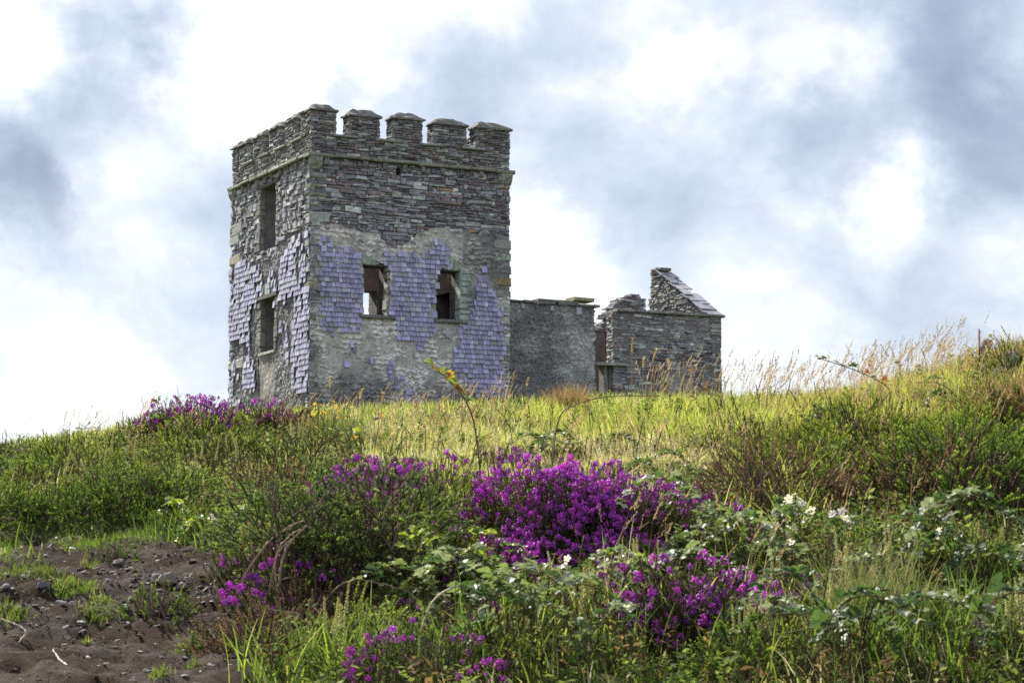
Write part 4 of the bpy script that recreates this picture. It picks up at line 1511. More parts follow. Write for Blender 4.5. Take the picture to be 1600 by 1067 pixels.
# gorse and heath on the left bank, row by row
ROWS = [
    ('back row along the left skyline', 'gorse_yellow', [(-60, 735), (25, 730), (95, 724), (160, 708), (230, 696)], Md, 0.5),
    ('middle row on the left bank', 'gorse_yellow', [(-40, 772), (40, 770), (120, 762), (190, 752), (260, 738), (330, 726)], Md, 0.55),
    ('front row on the left bank', 'gorse', [(-30, 815), (45, 812), (120, 806), (195, 800), (262, 790)], Md, 0.70),
    ('upper row on the right bank', 'gorse_yellow', [(1205, 722), (1275, 712), (1350, 700), (1425, 694), (1500, 684), (1580, 668)], Md, 0.55),
    ('middle row on the right bank', 'gorse_yellow', [(1190, 758), (1270, 752), (1345, 744), (1420, 738), (1500, 730), (1585, 716)], Md, 0.66),
    ('lower row on the right bank', 'gorse', [(1340, 800), (1425, 792), (1510, 784), (1595, 772)], Md, 0.85),
]
for txt, kind, pts, size, sc in ROWS:
    for i, (px, py) in enumerate(pts):
        p = hit(px, py)
        dead = i % 4 == 1 and 'lower row' in txt
        kd = 'dead' if dead else kind + ('_hollow' if (i + len(txt)) % 3 == 0 else '')
        look = 'withered brown gorse bush' if dead else 'low green gorse bush' if kind == 'gorse' else 'yellow green gorse bush'
        bush('gorse_bush', kd, (Md, Md, Lg)[(i * 7 + len(txt)) % 3], p - np.array([0, 0, 0.03]), f'{look}, {ORD[i]} from the left in the {txt}', 'gorse bush', 'gorse bushes on the banks', i % 2, None, sc * rv.uniform(0.95, 1.55))

SINGLE = [
    # name, kind, size, px, py, scale, label, category
    ('gorse_bush', 'gorse_grey_hollow', XL, 462, 905, 0.95, 'grey green gorse bush with dark hollow underneath, above the twisted bare stems', 'gorse bush'),
    ('gorse_bush', 'gorse_grey_hollow', XL, 590, 895, 1.0, 'tall grey green gorse bush topped by sprays of heather', 'gorse bush'),
    ('gorse_bush', 'gorse_grey_hollow', Lg, 530, 935, 0.80, 'dark gorse bush in the shade below the heather topped one', 'gorse bush'),
    ('gorse_bush', 'gorse_yellow', Md, 715, 838, 0.95, 'fresh yellow green gorse bush between the two purple heather patches', 'gorse bush'),
    ('gorse_bush', 'gorse_yellow', Md, 690, 885, 0.7, 'small bright gorse bush beside the lime green bramble sprig', 'gorse bush'),
    ('gorse_bush', 'gorse', Md, 655, 905, 0.8, 'dark green gorse bush below the lime green bramble sprig', 'gorse bush'),
    ('gorse_bush', 'gorse_yellow', S, 810, 770, 0.8, 'small yellow green gorse clump at the top of the main heather patch', 'gorse bush'),
    ('gorse_bush', 'gorse_yellow', S, 880, 895, 0.7, 'small olive gorse clump inside the lower edge of the heather patch', 'gorse bush'),
    ('gorse_bush', 'gorse', S, 1075, 838, 0.95, 'small dark green gorse clump at the right edge of the heather', 'gorse bush'),
    ('gorse_bush', 'gorse', S, 180, 868, 0.5, 'little dark gorse seedling on the top edge of the bare soil', 'gorse bush'),
    ('gorse_bush', 'gorse', S, 245, 965, 0.75, 'scrubby gorse seedling on the bare soil below the pale rock', 'gorse bush'),
    ('gorse_bush', 'gorse', S, 330, 1020, 0.6, 'small gorse seedling at the bottom of the bare soil bank', 'gorse bush'),
    ('gorse_bush', 'gorse', S, 160, 680, 0.5, 'round dark gorse tuft on the left skyline', 'gorse bush'),
    ('gorse_bush', 'gorse', Lg, 1592, 588, 0.6, 'dark gorse bush on top of the rocks at the right skyline', 'gorse bush'),
    ('gorse_bush', 'gorse_yellow', S, 680, 668, 0.6, 'low yellow green gorse mat in front of the slated wall', 'gorse bush'),
    ('gorse_bush', 'gorse_yellow', S, 350, 830, 0.8, 'bright gorse clump above the exposed roots', 'gorse bush'),
    ('gorse_bush', 'gorse', S, 285, 838, 0.7, 'dark gorse clump above the bare soil, left of the exposed roots', 'gorse bush'),
    ('gorse_bush', 'gorse', Md, 640, 1075, 0.85, 'dark green gorse bush at the bottom of the picture beneath the bent pale stem', 'gorse bush'),
    ('gorse_bush', 'gorse_yellow', Md, 560, 1030, 0.8, 'yellow green gorse bush beside the dead brown heather', 'gorse bush'),
    ('gorse_bush', 'gorse', Md, 1180, 1060, 0.75, 'dark gorse bush at the bottom behind the yellow grass blade', 'gorse bush'),
    ('gorse_bush', 'gorse', Md, 1400, 985, 0.75, 'dark gorse bush low in the right corner thicket', 'gorse bush'),
    ('gorse_bush', 'gorse', Md, 1520, 900, 0.7, 'dark gorse bush near the right edge among long grass', 'gorse bush'),
    ('gorse_bush', 'gorse', Md, 1180, 870, 0.8, 'shaded gorse bush under the white flowered bramble', 'gorse bush'),
    ('dead_gorse_bush', 'dead', Md, 425, 790, 0.85, 'dead brown gorse bush left of the heather topped gorse', 'gorse bush'),
    ('dead_gorse_bush', 'dead', Md, 500, 985, 0.85, 'brown withered gorse bush under the twisted bare stems', 'gorse bush'),
    ('dead_gorse_bush', 'dead', Md, 425, 1030, 0.9, 'brown withered bush at the foot of the soil bank', 'gorse bush'),
    ('dead_gorse_bush', 'dead', S, 805, 850, 0.8, 'small withered brown bush left of the main heather patch', 'gorse bush'),
    ('dead_gorse_bush', 'dead_hollow', Lg, 1195, 805, 0.85, 'brown dead gorse mound in the hollow right of the heather', 'gorse bush'),
    ('dead_gorse_bush', 'dead', S, 455, 668, 1.05, 'brown withered clump in front of the near tower corner', 'gorse bush'),
    ('heather_bush', 'heather_half', Md, 600, 800, 0.9, 'heather clump flowering on top of the gorse, left part', 'heather'),
    ('heather_bush', 'heather_half', Md, 660, 795, 0.9, 'heather clump flowering on top of the gorse, right part', 'heather'),
    ('heather_bush', 'heather_sparse', Md, 530, 815, 0.75, 'thinly flowering heather on the left shoulder of the gorse', 'heather'),
    ('heather_bush', 'heather_half', S, 775, 742, 0.8, 'small heather clump behind the fresh gorse', 'heather'),
    ('heather_bush', 'heather', Md, 850, 822, 0.95, 'dense purple heather at the upper left of the main patch', 'heather'),
    ('heather_bush', 'heather', Md, 925, 825, 0.85, 'dense purple heather at the top middle of the main patch', 'heather'),
    ('heather_bush', 'heather_half', Md, 890, 875, 0.8, 'dense purple heather in the middle of the main patch', 'heather'),
    ('heather_bush', 'heather_half', Md, 990, 845, 0.8, 'dense purple heather right of the middle of the main patch', 'heather'),
    ('heather_bush', 'heather_half', Md, 1050, 835, 0.75, 'purple heather at the right end of the main patch', 'heather'),
    ('heather_bush', 'heather_half', Md, 960, 900, 0.7, 'purple heather thinning at the lower edge of the main patch', 'heather'),
    ('heather_bush', 'heather_half', S, 780, 880, 0.9, 'purple heather spilling left from the main patch', 'heather'),
    ('heather_bush', 'heather_sparse', Md, 745, 930, 0.7, 'pale purple heather above the leafy brambles', 'heather'),
    ('heather_bush', 'heather_half', Md, 735, 905, 0.75, 'heather tail running down left from the main patch', 'heather'),
    ('heather_bush', 'heather', S, 825, 908, 0.9, 'bright heather cushion at the lower left edge of the main patch', 'heather'),
    ('heather_bush', 'heather_half', S, 885, 930, 0.85, 'heather cushion half hidden by bramble leaves below the main patch', 'heather'),
    ('heather_bush', 'heather_half', Md, 1050, 985, 0.65, 'deep magenta heather low down behind the bowed brown cane', 'heather'),
    ('gorse_bush', 'gorse', S, 212, 680, 0.62, 'small dark gorse tuft left of the skyline heather hummock', 'gorse bush'),
    ('gorse_bush', 'gorse_yellow', S, 352, 680, 0.7, 'low gorse tuft on the crest between hummock and tower', 'gorse bush'),
    ('gorse_bush', 'gorse_yellow', S, 585, 690, 0.5, 'low gorse tuft on the crest below the left front window', 'gorse bush'),
    ('gorse_bush', 'gorse_yellow', S, 765, 664, 0.55, 'low gorse tuft on the crest at the right end of the slated wall', 'gorse bush'),
    ('gorse_bush', 'gorse_yellow', S, 985, 655, 0.55, 'low bright gorse tuft on the crest before the window gap', 'gorse bush'),
    ('gorse_bush', 'gorse_yellow', S, 1095, 660, 0.6, 'low bright gorse tuft on the crest below the gable', 'gorse bush'),
    ('gorse_bush', 'gorse', S, 1165, 662, 0.6, 'low dark gorse tuft on the crest right of the cottage corner', 'gorse bush'),
    ('gorse_bush', 'gorse_yellow', S, 505, 722, 0.75, 'yellow green gorse tuft in the grass behind the left mound', 'gorse bush'),
    ('gorse_bush', 'gorse', S, 880, 712, 0.55, 'small gorse tuft in the pale grass behind the main heather', 'gorse bush'),
    ('gorse_bush', 'gorse_yellow', S, 1110, 705, 0.7, 'yellow green gorse tuft at the right end of the pale grass', 'gorse bush'),
    ('heather_bush', 'heather_half', S, 1100, 850, 0.9, 'small purple heather clump beside dark gorse', 'heather'),
    ('heather_bush', 'heather_sparse', Md, 700, 1005, 0.7, 'heather with scattered magenta spikes behind the bent pale stem', 'heather'),
    ('heather_bush', 'heather_sparse', S, 1060, 985, 1.1, 'heather with magenta spikes low among the brambles', 'heather'),
    ('heather_bush', 'heather_half', S, 1020, 1005, 0.8, 'small magenta heather clump left of the low heather', 'heather'),
    ('heather_bush', 'heather_sparse', S, 1160, 965, 0.8, 'small heather clump beneath the white flowered bramble', 'heather'),
    ('heather_bush', 'heather_sparse', S, 1255, 965, 0.9, 'sparse heather clump beside pale wood sage on the right', 'heather'),
    ('heather_bush', 'heather_sparse', Md, 665, 1072, 0.7, 'sparse heather at the bottom near the grassy edge', 'heather'),
    ('heather_bush', 'heather_sparse', S, 450, 960, 0.9, 'sparse heather hanging in the shade below the twisted stems', 'heather'),
    ('heather_bush', 'heather_sparse', S, 395, 905, 0.8, 'heather sprig overhanging the bare soil', 'heather'),
    ('heather_bush', 'heather_half', Md, 303, 670, 0.78, 'purple heather hummock on the skyline left of the tower', 'heather'),
    ('heather_bush', 'heather_sparse', S, 268, 674, 0.9, 'smaller heather clump on the left flank of the skyline hummock', 'heather'),
    ('heather_bush', 'heather_sparse', S, 415, 670, 0.95, 'purple heather clump at the foot of the near tower corner', 'heather'),
]
for name, kind, size, px, py, sc, label, cat in SINGLE:
    p = hit(px, py)
    bush(name, kind, size, p - np.array([0, 0, 0.02]), label, cat, 'heather clumps' if cat == 'heather' else None, int(rv.integers(0, 2)), None, sc)

# ------------------------------------------------------------------ grass
def blades(geo, P, h, w, lean, leanaz, col, curve=0.5, segs=3):
    n = len(P)
    t = np.linspace(0, 1, segs + 1)
    az = leanaz
    dirx, diry = np.cos(az), np.sin(az)
    # centre line: rises and bends over
    th = lean[:, None] + curve * t[None, :] * np.abs(lean[:, None] + 0.3) * 1.6
    ds = h[:, None] / segs
    sx = np.cumsum(np.concatenate([np.zeros((n, 1)), np.sin(th[:, :-1]) * ds], 1), 1)
    sz = np.cumsum(np.concatenate([np.zeros((n, 1)), np.cos(th[:, :-1]) * ds], 1), 1)
    C = np.stack([P[:, 0:1] + sx * dirx[:, None], P[:, 1:2] + sx * diry[:, None], P[:, 2:3] + sz], -1)
    wa = rv.uniform(0, PI, n)
    wx, wy = np.cos(wa), np.sin(wa)
    wd = w[:, None] * (1 - 0.75 * t[None, :-1] ** 1.5) * 0.5
    off = np.stack([wx[:, None] * wd, wy[:, None] * wd, 0 * wd], -1)
    Lf, Rt = C[:, :-1] - off, C[:, :-1] + off
    V = np.concatenate([np.stack([Lf, Rt], 2).reshape(n, -1, 3), C[:, -1:]], 1)
    m = 2 * segs + 1
    q = np.array([(2 * i, 2 * i + 1, 2 * i + 3, 2 * i + 2) for i in range(segs - 1)])
    tr = np.array([(2 * segs - 2, 2 * segs - 1, 2 * segs)])
    o = (np.arange(n) * m)[:, None, None]
    cc = np.repeat(col, m, 0)
    geo.add(V.reshape(-1, 3), (q[None] + o).reshape(-1, 4), (tr[None] + o).reshape(-1, 3), cc)
    return C[:, -1], th[:, -1]


def candidates(n, x0=-1.0, x1=1.0, y0=5.3, y1=13.6):
    """points over the bank in a wedge somewhat wider than the view"""
    y = np.sqrt(rv.uniform(y0 * y0, y1 * y1, n))
    x = (0.24 * y + 1.9) * rv.uniform(-1, 1, n)
    far = np.abs(x) > 0.25 * y + 0.25
    k = ~far | (rv.random(n) < 0.48)                  # a little thinner to the sides
    x, y = x[k], y[k]
    z = ground(x, y)
    px, py = to_px(x, y, z)
    return np.stack([x, y, z], 1), px, py


def palette(n, cols, wts):
    c = np.array(cols); i = rv.choice(len(c), n, p=np.array(wts) / sum(wts))
    return c[i] * rv.uniform(0.75, 1.25, (n, 1))


G_LUSH = [(0.10, 0.165, 0.03), (0.15, 0.21, 0.04), (0.07, 0.12, 0.025)]
G_DRY = [(0.54, 0.47, 0.29), (0.40, 0.36, 0.17), (0.62, 0.57, 0.42)]
G_YEL = [(0.25, 0.33, 0.055), (0.33, 0.39, 0.08), (0.39, 0.38, 0.13)]
G_GOLD = [(0.36, 0.25, 0.12), (0.28, 0.19, 0.085), (0.42, 0.32, 0.18)]


def grow_grass():
    P, px, py = candidates(310000)
    dm = dirt_mask(P[:, 0], P[:, 1], P[:, 2])
    n = len(P)
    nz = fbm(P[:, 0] * 1.6, P[:, 1] * 1.6, 401, 3)
    nz2 = fbm(P[:, 0] * 4, P[:, 1] * 4, 402, 3)
    wx = px + (nz2 - 0.5) * 160
    wy = py + (nz - 0.5) * 70
    zone = np.zeros(n, int)                       # 0 mixed undergrowth
    zone[(wx < 520) & (wy < 805)] = 1             # green bank on the left
    zone[(px < 330) & (py > 800) & (py < 900)] = 2     # short turf band
    zone[(wx > 430) & (wx < 1180) & (wy < 775)] = 3    # pale dry sward
    zone[(wx > 830) & (wx < 1230) & (wy < 690)] = 4    # lush yellow green tussocks
    zone[(wx >= 1200) & (wy < 715)] = 5            # golden seeding grass
    zone[(wx > 1150) & (wy >= 700) & (wy < 850)] = 6   # under the right gorse
    zone[(wx > 280) & (wx < 560) & (wy > 690) & (wy < 850)] = 7
    zone[(wx > 1180) & (wy > 850)] = 8
    zone[dm] = 9
    under = np.zeros(n, bool)
    for bx, by, br in BUSHES:
        under |= (P[:, 0] - bx) ** 2 + (P[:, 1] - by) ** 2 < (0.95 * br) ** 2
    zone[under & (rv.random(n) < 0.93)] = 9
    gg, gd = Geo(), Geo()
    spec = {
        #  keep, hmin, hmax, width, lean, green palette, dry share
        0: (0.30, 0.04, 0.13, 0.0042, 0.55, G_LUSH, 0.18),
        1: (0.60, 0.05, 0.12, 0.0042, 0.40, G_LUSH, 0.14),
        2: (1.00, 0.015, 0.04, 0.0034, 0.6, G_LUSH, 0.14),
        3: (1.00, 0.03, 0.095, 0.0036, 0.75, G_YEL, 0.55),
        4: (1.00, 0.05, 0.14, 0.0046, 0.65, G_YEL, 0.15),
        5: (0.85, 0.05, 0.15, 0.0040, 0.55, G_YEL, 0.50),
        6: (0.35, 0.04, 0.11, 0.0042, 0.60, G_LUSH, 0.32),
        7: (0.70, 0.04, 0.12, 0.0042, 0.50, G_LUSH + G_YEL[:1], 0.28),
        8: (0.32, 0.05, 0.16, 0.0042, 0.65, G_LUSH, 0.22),
    }
    for z, (kp, h0, h1, w, ln, pal, dry) in spec.items():
        m = (zone == z) & (rv.random(n) < kp)
        k = int(m.sum())
        if not k:
            continue
        tuft = 0.55 + 0.9 * nz2[m]
        h = rv.uniform(h0, h1, k) * tuft
        az = fbm(P[m][:, 0] * 2.5, P[m][:, 1] * 2.5, 403, 2) * 14 + rv.normal(0, 0.9, k)
        lean = np.abs(rv.normal(0, ln, k))
        dry_ = dry + (0.38 * np.exp(-((px[m] - 1010) / 130) ** 2 - ((py[m] - 730) / 40) ** 2) if z == 3 else 0)
        isd = rv.random(k) < np.clip(dry_ + (nz[m] - 0.5) * 1.6, 0.02, 0.98)
        cg = palette(k, pal, [1] * len(pal))
        cd = palette(k, G_GOLD if z in (5, 6) else G_DRY, [1, 1, 1])
        ww = w * rv.uniform(0.6, 1.4, k)
        for geo, mm, cc in ((gg, ~isd, cg), (gd, isd, cd)):
            if mm.any():
                blades(geo, P[m][mm], h[mm], ww[mm], lean[mm], az[mm], cc[mm], rv.uniform(0.5, 0.9))
    # grass tufts on the bare soil
    for cx, cy, r_, k in ((25, 898, 45, 450), (125, 918, 32, 520), (70, 898, 28, 260), (100, 928, 22, 320), (148, 967, 24, 320), (10, 960, 22, 180), (25, 968, 18, 160), (140, 893, 14, 120), (155, 940, 18, 120), (250, 1058, 22, 120), (137, 1006, 8, 40), (305, 1040, 16, 60)):
        p0 = hit(cx, cy)
        q = p0[None, :2] + rv.normal(0, 1, (k, 2)) * r_ / 1500 * np.array([1.6, 2.2])[None] * (p0[1] / 8)
        Pq = np.stack([q[:, 0], q[:, 1], ground(q[:, 0], q[:, 1])], 1)
        blades(gg, Pq, rv.uniform(0.012, 0.04, k), rv.uniform(0.0025, 0.004, k), np.abs(rv.normal(0, 0.7, k)), rv.uniform(0, 6.28, k), palette(k, [(0.12, 0.18, 0.03), (0.09, 0.14, 0.025), (0.16, 0.17, 0.06)], [1, 1, 1]))
    # long arching blades in the foreground
    for x0, x1, y0, y1, k, pal in ((980, 1260, 960, 1075, 260, G_YEL + G_LUSH), (800, 1000, 960, 1075, 130, G_LUSH + G_YEL), (410, 560, 1062, 1095, 330, G_LUSH + G_YEL[:1]), (1280, 1620, 930, 1080, 380, G_LUSH), (1100, 1260, 800, 880, 350, G_YEL), (560, 800, 1020, 1090, 160, G_LUSH),
                                   (330, 470, 800, 860, 500, G_LUSH + G_YEL), (220, 330, 800, 845, 500, G_LUSH), (-100, 50, 850, 880, 160, G_LUSH)):
        b = [hit(rv.uniform(x0, x1), rv.uniform(y0, y1), 4.5, 14) for _ in range(26)]
        b = np.array(b)
        i = rv.integers(0, len(b), k)
        q = b[i][:, :2] + rv.normal(0, 0.045, (k, 2))
        Pq = np.stack([q[:, 0], q[:, 1], ground(q[:, 0], q[:, 1])], 1)
        small = 0.45 if x1 < 480 else 1.0
        k = len(Pq)
        blades(gg, Pq, rv.uniform(0.10, 0.27, k) * small, rv.uniform(0.0035, 0.0065, k), np.abs(rv.normal(0.1, 0.4, k)), rv.uniform(0, 6.28, k), palette(k, pal, [1] * len(pal)), 0.9, 5)
    # around the tower foot and the slope behind the crest
    k = 44000
    y = rv.uniform(13.5, 20, k); x = (0.24 * y + 2) * rv.uniform(-1, 1, k)
    Pq = np.stack([x, y, ground(x, y)], 1)
    isd = rv.random(k) < 0.5
    for geo, mm, pal in ((gg, ~isd, G_YEL + G_LUSH), (gd, isd, G_DRY)):
        kk = int(mm.sum())
        blades(geo, Pq[mm], rv.uniform(0.05, 0.12, kk), rv.uniform(0.005, 0.008, kk), np.abs(rv.normal(0, 0.4, kk)), rv.uniform(0, 6.28, kk), palette(kk, pal, [1] * len(pal)))
    k = 40000
    y = rv.uniform(20, 60, k); x = (0.22 * y + 3) * rv.uniform(-1, 1, k)
    Pq = np.stack([x, y, ground(x, y)], 1)
    blades(gg, Pq, rv.uniform(0.12, 0.3, k), rv.uniform(0.012, 0.02, k), np.abs(rv.normal(0, 0.4, k)), rv.uniform(0, 6.28, k), palette(k, G_YEL + G_LUSH + G_DRY[:1], [1] * 7), 0.7, 2)
    k = 30000
    u = rv.uniform(-14, 18, k); v = rv.uniform(-14, 10, k)
    q = CORNER[None, :2] + u[:, None] * UF[None, :2] + v[:, None] * UL[None, :2]
    q = q[~((u > -0.1) & (u < 16) & (v > -0.1))]
    kk = len(q)
    Pq = np.stack([q[:, 0], q[:, 1], ground(q[:, 0], q[:, 1])], 1)
    blades(gg, Pq, rv.uniform(0.15, 0.45, kk), rv.uniform(0.02, 0.03, kk), np.abs(rv.normal(0, 0.4, kk)), rv.uniform(0, 6.28, kk), palette(kk, G_YEL + G_LUSH + G_DRY[:1], [1] * 7))
    tag(gg.obj('grass', M_GRASS), kind='stuff', label='green grass growing over the bank in tufts')
    tag(gd.obj('dry_grass', M_DRY), kind='stuff', label='pale dry grass growing through the green')


grow_grass()


def sprig(seed, col, n=8, L=0.05):
    """a small leafy sprig of mixed undergrowth"""
    r = np.random.default_rng(seed)
    g = Geo()
    tube(g, [(0, 0, -0.02), (0, 0, L * 0.5), (r.normal(0, 0.006), r.normal(0, 0.006), L)], 0.0010, 3, (0.12, 0.10, 0.04), cap=False)
    for i in range(n):
        t = 0.25 + 0.75 * i / (n - 1)
        a = i * 2.4 + r.uniform(-0.5, 0.5)
        p = np.array([0, 0, L * t])
        d = np.array([math.cos(a), math.sin(a), r.uniform(0.0, 0.9)]); d /= np.linalg.norm(d)
        q = np.array([-math.sin(a), math.cos(a), r.normal(0, 0.25)])
        l = r.uniform(0.012, 0.022); w = l * r.uniform(0.22, 0.36)
        V = np.array([p, p + d * l * 0.5 - q * w, p + d * l + (0, 0, -0.003), p + d * l * 0.5 + q * w])
        g.add(V, [(0, 1, 2, 3)], None, np.array(col) * r.uniform(0.75, 1.3))
    return g.tmpl()


def grow_undergrowth():
    kinds = [sprig(600 + k, c) for k, c in enumerate([(0.075, 0.125, 0.03), (0.10, 0.15, 0.035), (0.055, 0.095, 0.025), (0.14, 0.175, 0.05), (0.17, 0.19, 0.10), (0.13, 0.09, 0.05)])]
    kinds += [heather_shoot(620 + k, 0.08, 16, (0.07, 0.10, 0.035)) for k in range(2)]
    P, px, py = candidates(50000)
    dm = dirt_mask(P[:, 0], P[:, 1], P[:, 2])
    nz = fbm(P[:, 0] * 2, P[:, 1] * 2, 611, 3)
    wy = py + (nz - 0.5) * 90
    keep = ~dm & ((wy > 800) | ((px > 1120) & (wy > 690)) | ((px < 560) & (wy > 690)) | (rv.random(len(P)) < 0.10)) & ~((px < 300) & (py > 800) & (py < 870))
    for bx, by, br in BUSHES:
        keep &= ~(((P[:, 0] - bx) ** 2 + (P[:, 1] - by) ** 2 < (0.95 * br) ** 2) & (rv.random(len(P)) < 0.9))
    P = P[keep]
    n = len(P)
    lump = fbm(P[:, 0] * 5, P[:, 1] * 5, 612, 3)
    P = P + np.stack([0 * lump, 0 * lump, rv.uniform(-0.01, 0.11, n) * np.clip((lump - 0.3) * 2.4, 0, 1)], 1)
    g = Geo()
    which = fbm(P[:, 0] * 3, P[:, 1] * 3, 613, 2)
    idx = np.clip((which * 1.5 - 0.25 + rv.normal(0, 0.16, n)) * 8, 0, 7).astype(int)
    R_ = rand_rot(rv.uniform(0, 6.28, n), np.abs(rv.normal(0, 0.5, n)), rv.uniform(0, 6.28, n)) * rv.uniform(0.85, 1.8, n)[:, None, None]
    for k, tm in enumerate(kinds):
        m = idx == k
        g.inst(tm, R_[m], P[m], np.repeat(rv.uniform(0.7, 1.3, (m.sum(), 1)), 3, 1))
    tag(g.obj('undergrowth', M_GORSE), kind='stuff', label='low leafy undergrowth between the bushes')


grow_undergrowth()


def seed_head(n, L, seed, col):
    """a nodding panicle along +Z: small pointed spikelets"""
    r = np.random.default_rng(seed)
    g = Geo()
    for i in range(n):
        t = i / (n - 1)
        a = r.uniform(0, 2 * PI)
        p = np.array([0, 0, L * t])
        d = np.array([math.cos(a) * 0.5, math.sin(a) * 0.5, 1.0]); d /= np.linalg.norm(d)
        s = np.cross(d, [math.sin(a), -math.cos(a), 0.2]); s /= np.linalg.norm(s)
        l = r.uniform(0.008, 0.013) * (1 - 0.4 * t) * L / 0.06
        wv = 0.0016 * L / 0.05
        V = np.array([p, p + d * l * 0.45 - s * wv, p + d * l * 0.45 + s * wv, p + d * l])
        g.add(V, [(0, 1, 3, 2)], None, np.array(col) * r.uniform(0.75, 1.25))
    return g.tmpl()


HEADS = [seed_head(16, 0.055 + 0.012 * k, 90 + k, (0.32, 0.23, 0.14)) for k in range(4)]


def grow_seed_grass():
    g = Geo()
    specs = [(1190, 1540, 590, 665, 300, 0.13, 0.29), (1150, 1300, 610, 660, 80, 0.13, 0.27), (1330, 1600, 600, 700, 260, 0.13, 0.26), (1000, 1200, 640, 665, 120, 0.15, 0.3), (420, 800, 650, 690, 160, 0.10, 0.24), (-30, 300, 690, 725, 130, 0.12, 0.26),
             (850, 1150, 690, 790, 160, 0.08, 0.18), (560, 850, 690, 740, 150, 0.12, 0.22), (1230, 1600, 760, 840, 50, 0.12, 0.22), (900, 1300, 900, 1040, 40, 0.2, 0.32)]
    for x0, x1, y0, y1, k, h0, h1 in specs:
        y = np.sqrt(rv.uniform(5.5 ** 2, 13.4 ** 2, k * 60)); x = y * rv.uniform(-0.27, 0.27, k * 60)
        z = ground(x, y)
        px, py = to_px(x, y, z)
        m = np.nonzero((px > x0) & (px < x1) & (py > y0) & (py < y1))[0][:k]
        P = np.stack([x[m], y[m], z[m]], 1)
        kk = len(m)
        if kk == 0:
            continue
        az = rv.normal(0.2, 0.9, kk)
        tip, th = blades(g, P, rv.uniform(h0, h1, kk), np.full(kk, 0.0028), np.abs(rv.normal(0.08, 0.12, kk)), az, palette(kk, G_GOLD + G_DRY, [1] * 6), 0.5, 4)
        idx = rv.integers(0, 4, kk)
        R = rand_rot(rv.uniform(0, 6.28, kk), th + rv.uniform(0, 0.3, kk), az)
        for q in range(4):
            mm = idx == q
            g.inst(HEADS[q], R[mm] * rv.uniform(0.6, 1.1, (mm.sum(), 1, 1)), tip[mm], np.repeat(rv.uniform(0.7, 1.3, (mm.sum(), 1)), 3, 1))
    tag(g.obj('seeding_grass', M_DRY), kind='stuff', label='thin golden grass stalks with seed heads along the skyline')


grow_seed_grass()

# single tall stalks seen against the ruin
def grass_stalk(px, py, Y, height, lean, label, col=(0.45, 0.36, 0.22), head=0.11):
    tip = at(px, py, Y)
    base = np.array([tip[0] - lean * height, Y, 0.0]); base[2] = float(ground(base[0], base[1]))
    t = thing('grass_stalk', label, 'grass stalk', tuple(base), 'tall grass stalks in front of the cottage')
    top = tip - base
    path = smooth_path([(0, 0, -0.02), (top[0] * 0.25, 0, top[2] * 0.45), (top[0] * 0.62, 0, top[2] * 0.86), (top[0], 0, top[2])], 12)
    g = Geo(); tube(g, path, np.linspace(0.0016, 0.0008, 12), 4, col); g.obj('stem', M_DRY, t)
    g = Geo()
    n = 24
    ll = np.linspace(0.66, 1.0, n)
    for q in ll:
        i = min(int(q * 11), 10)
        p = path[i] + (path[i + 1] - path[i]) * (q * 11 - i)
        for k in range(3):
            a = rv.uniform(0, 6.28)
            d = np.array([math.cos(a) * 0.7, math.sin(a) * 0.7, 0.9]); d /= np.linalg.norm(d)
            s = np.array([-math.sin(a), math.cos(a), 0])
            l = rv.uniform(0.008, 0.016)
            g.add(np.array([p, p + d * l * 0.5 - s * 0.0028, p + d * l * 0.5 + s * 0.0028, p + d * l]), [(0, 1, 3, 2)], None, np.array(col) * rv.uniform(0.8, 1.3))
    g.obj('seed_head', M_DRY, t)


for a in ((988, 530, 11.8, 0.30, 0.02, 'straight pale seed head standing tallest before the cottage wall'), (1026, 547, 11.6, 0.28, 0.16, 'nodding pale seed head bent over beside the straight one'), (1006, 560, 11.7, 0.22, 0.05, 'short seed head between the straight and the nodding stalks'),
          (1044, 563, 11.9, 0.22, -0.04, 'slender stalk right of the nodding seed head'), (1127, 585, 12.0, 0.2, 0.12, 'small bent stalk at the right corner of the cottage'), (826, 592, 12.2, 0.17, 0.15, 'bent stalk before the rough-cast wall beside the tower'),
          (598, 615, 11.7, 0.2, 0.03, 'seed stalk standing before the low dark hole in the tower'), (567, 609, 11.7, 0.2, 0.2, 'bent seed stalk left of the low dark hole'), (516, 590, 11.9, 0.26, 0.02, 'feathery stalk at the tower corner above the yellow flowers')):
    grass_stalk(*a)

# brown tussock on the crest before the wall
def tussock(px, py, k, r_, h, col, label):
    p = hit(px, py)
    t = thing('grass_tussock', label, 'grass tussock', tuple(p))
    g = Geo()
    P = np.concatenate([rv.normal(0, r_, (k, 2)), np.zeros((k, 1)) - 0.02], 1)
    blades(g, P, rv.uniform(0.5, 1.0, k) * h, np.full(k, 0.003), np.abs(rv.normal(0.2, 0.5, k)), rv.uniform(0, 6.28, k), palette(k, col, [1] * len(col)), 0.9, 4)
    tag(g.obj('blades', M_DRY, t), kind='stuff')


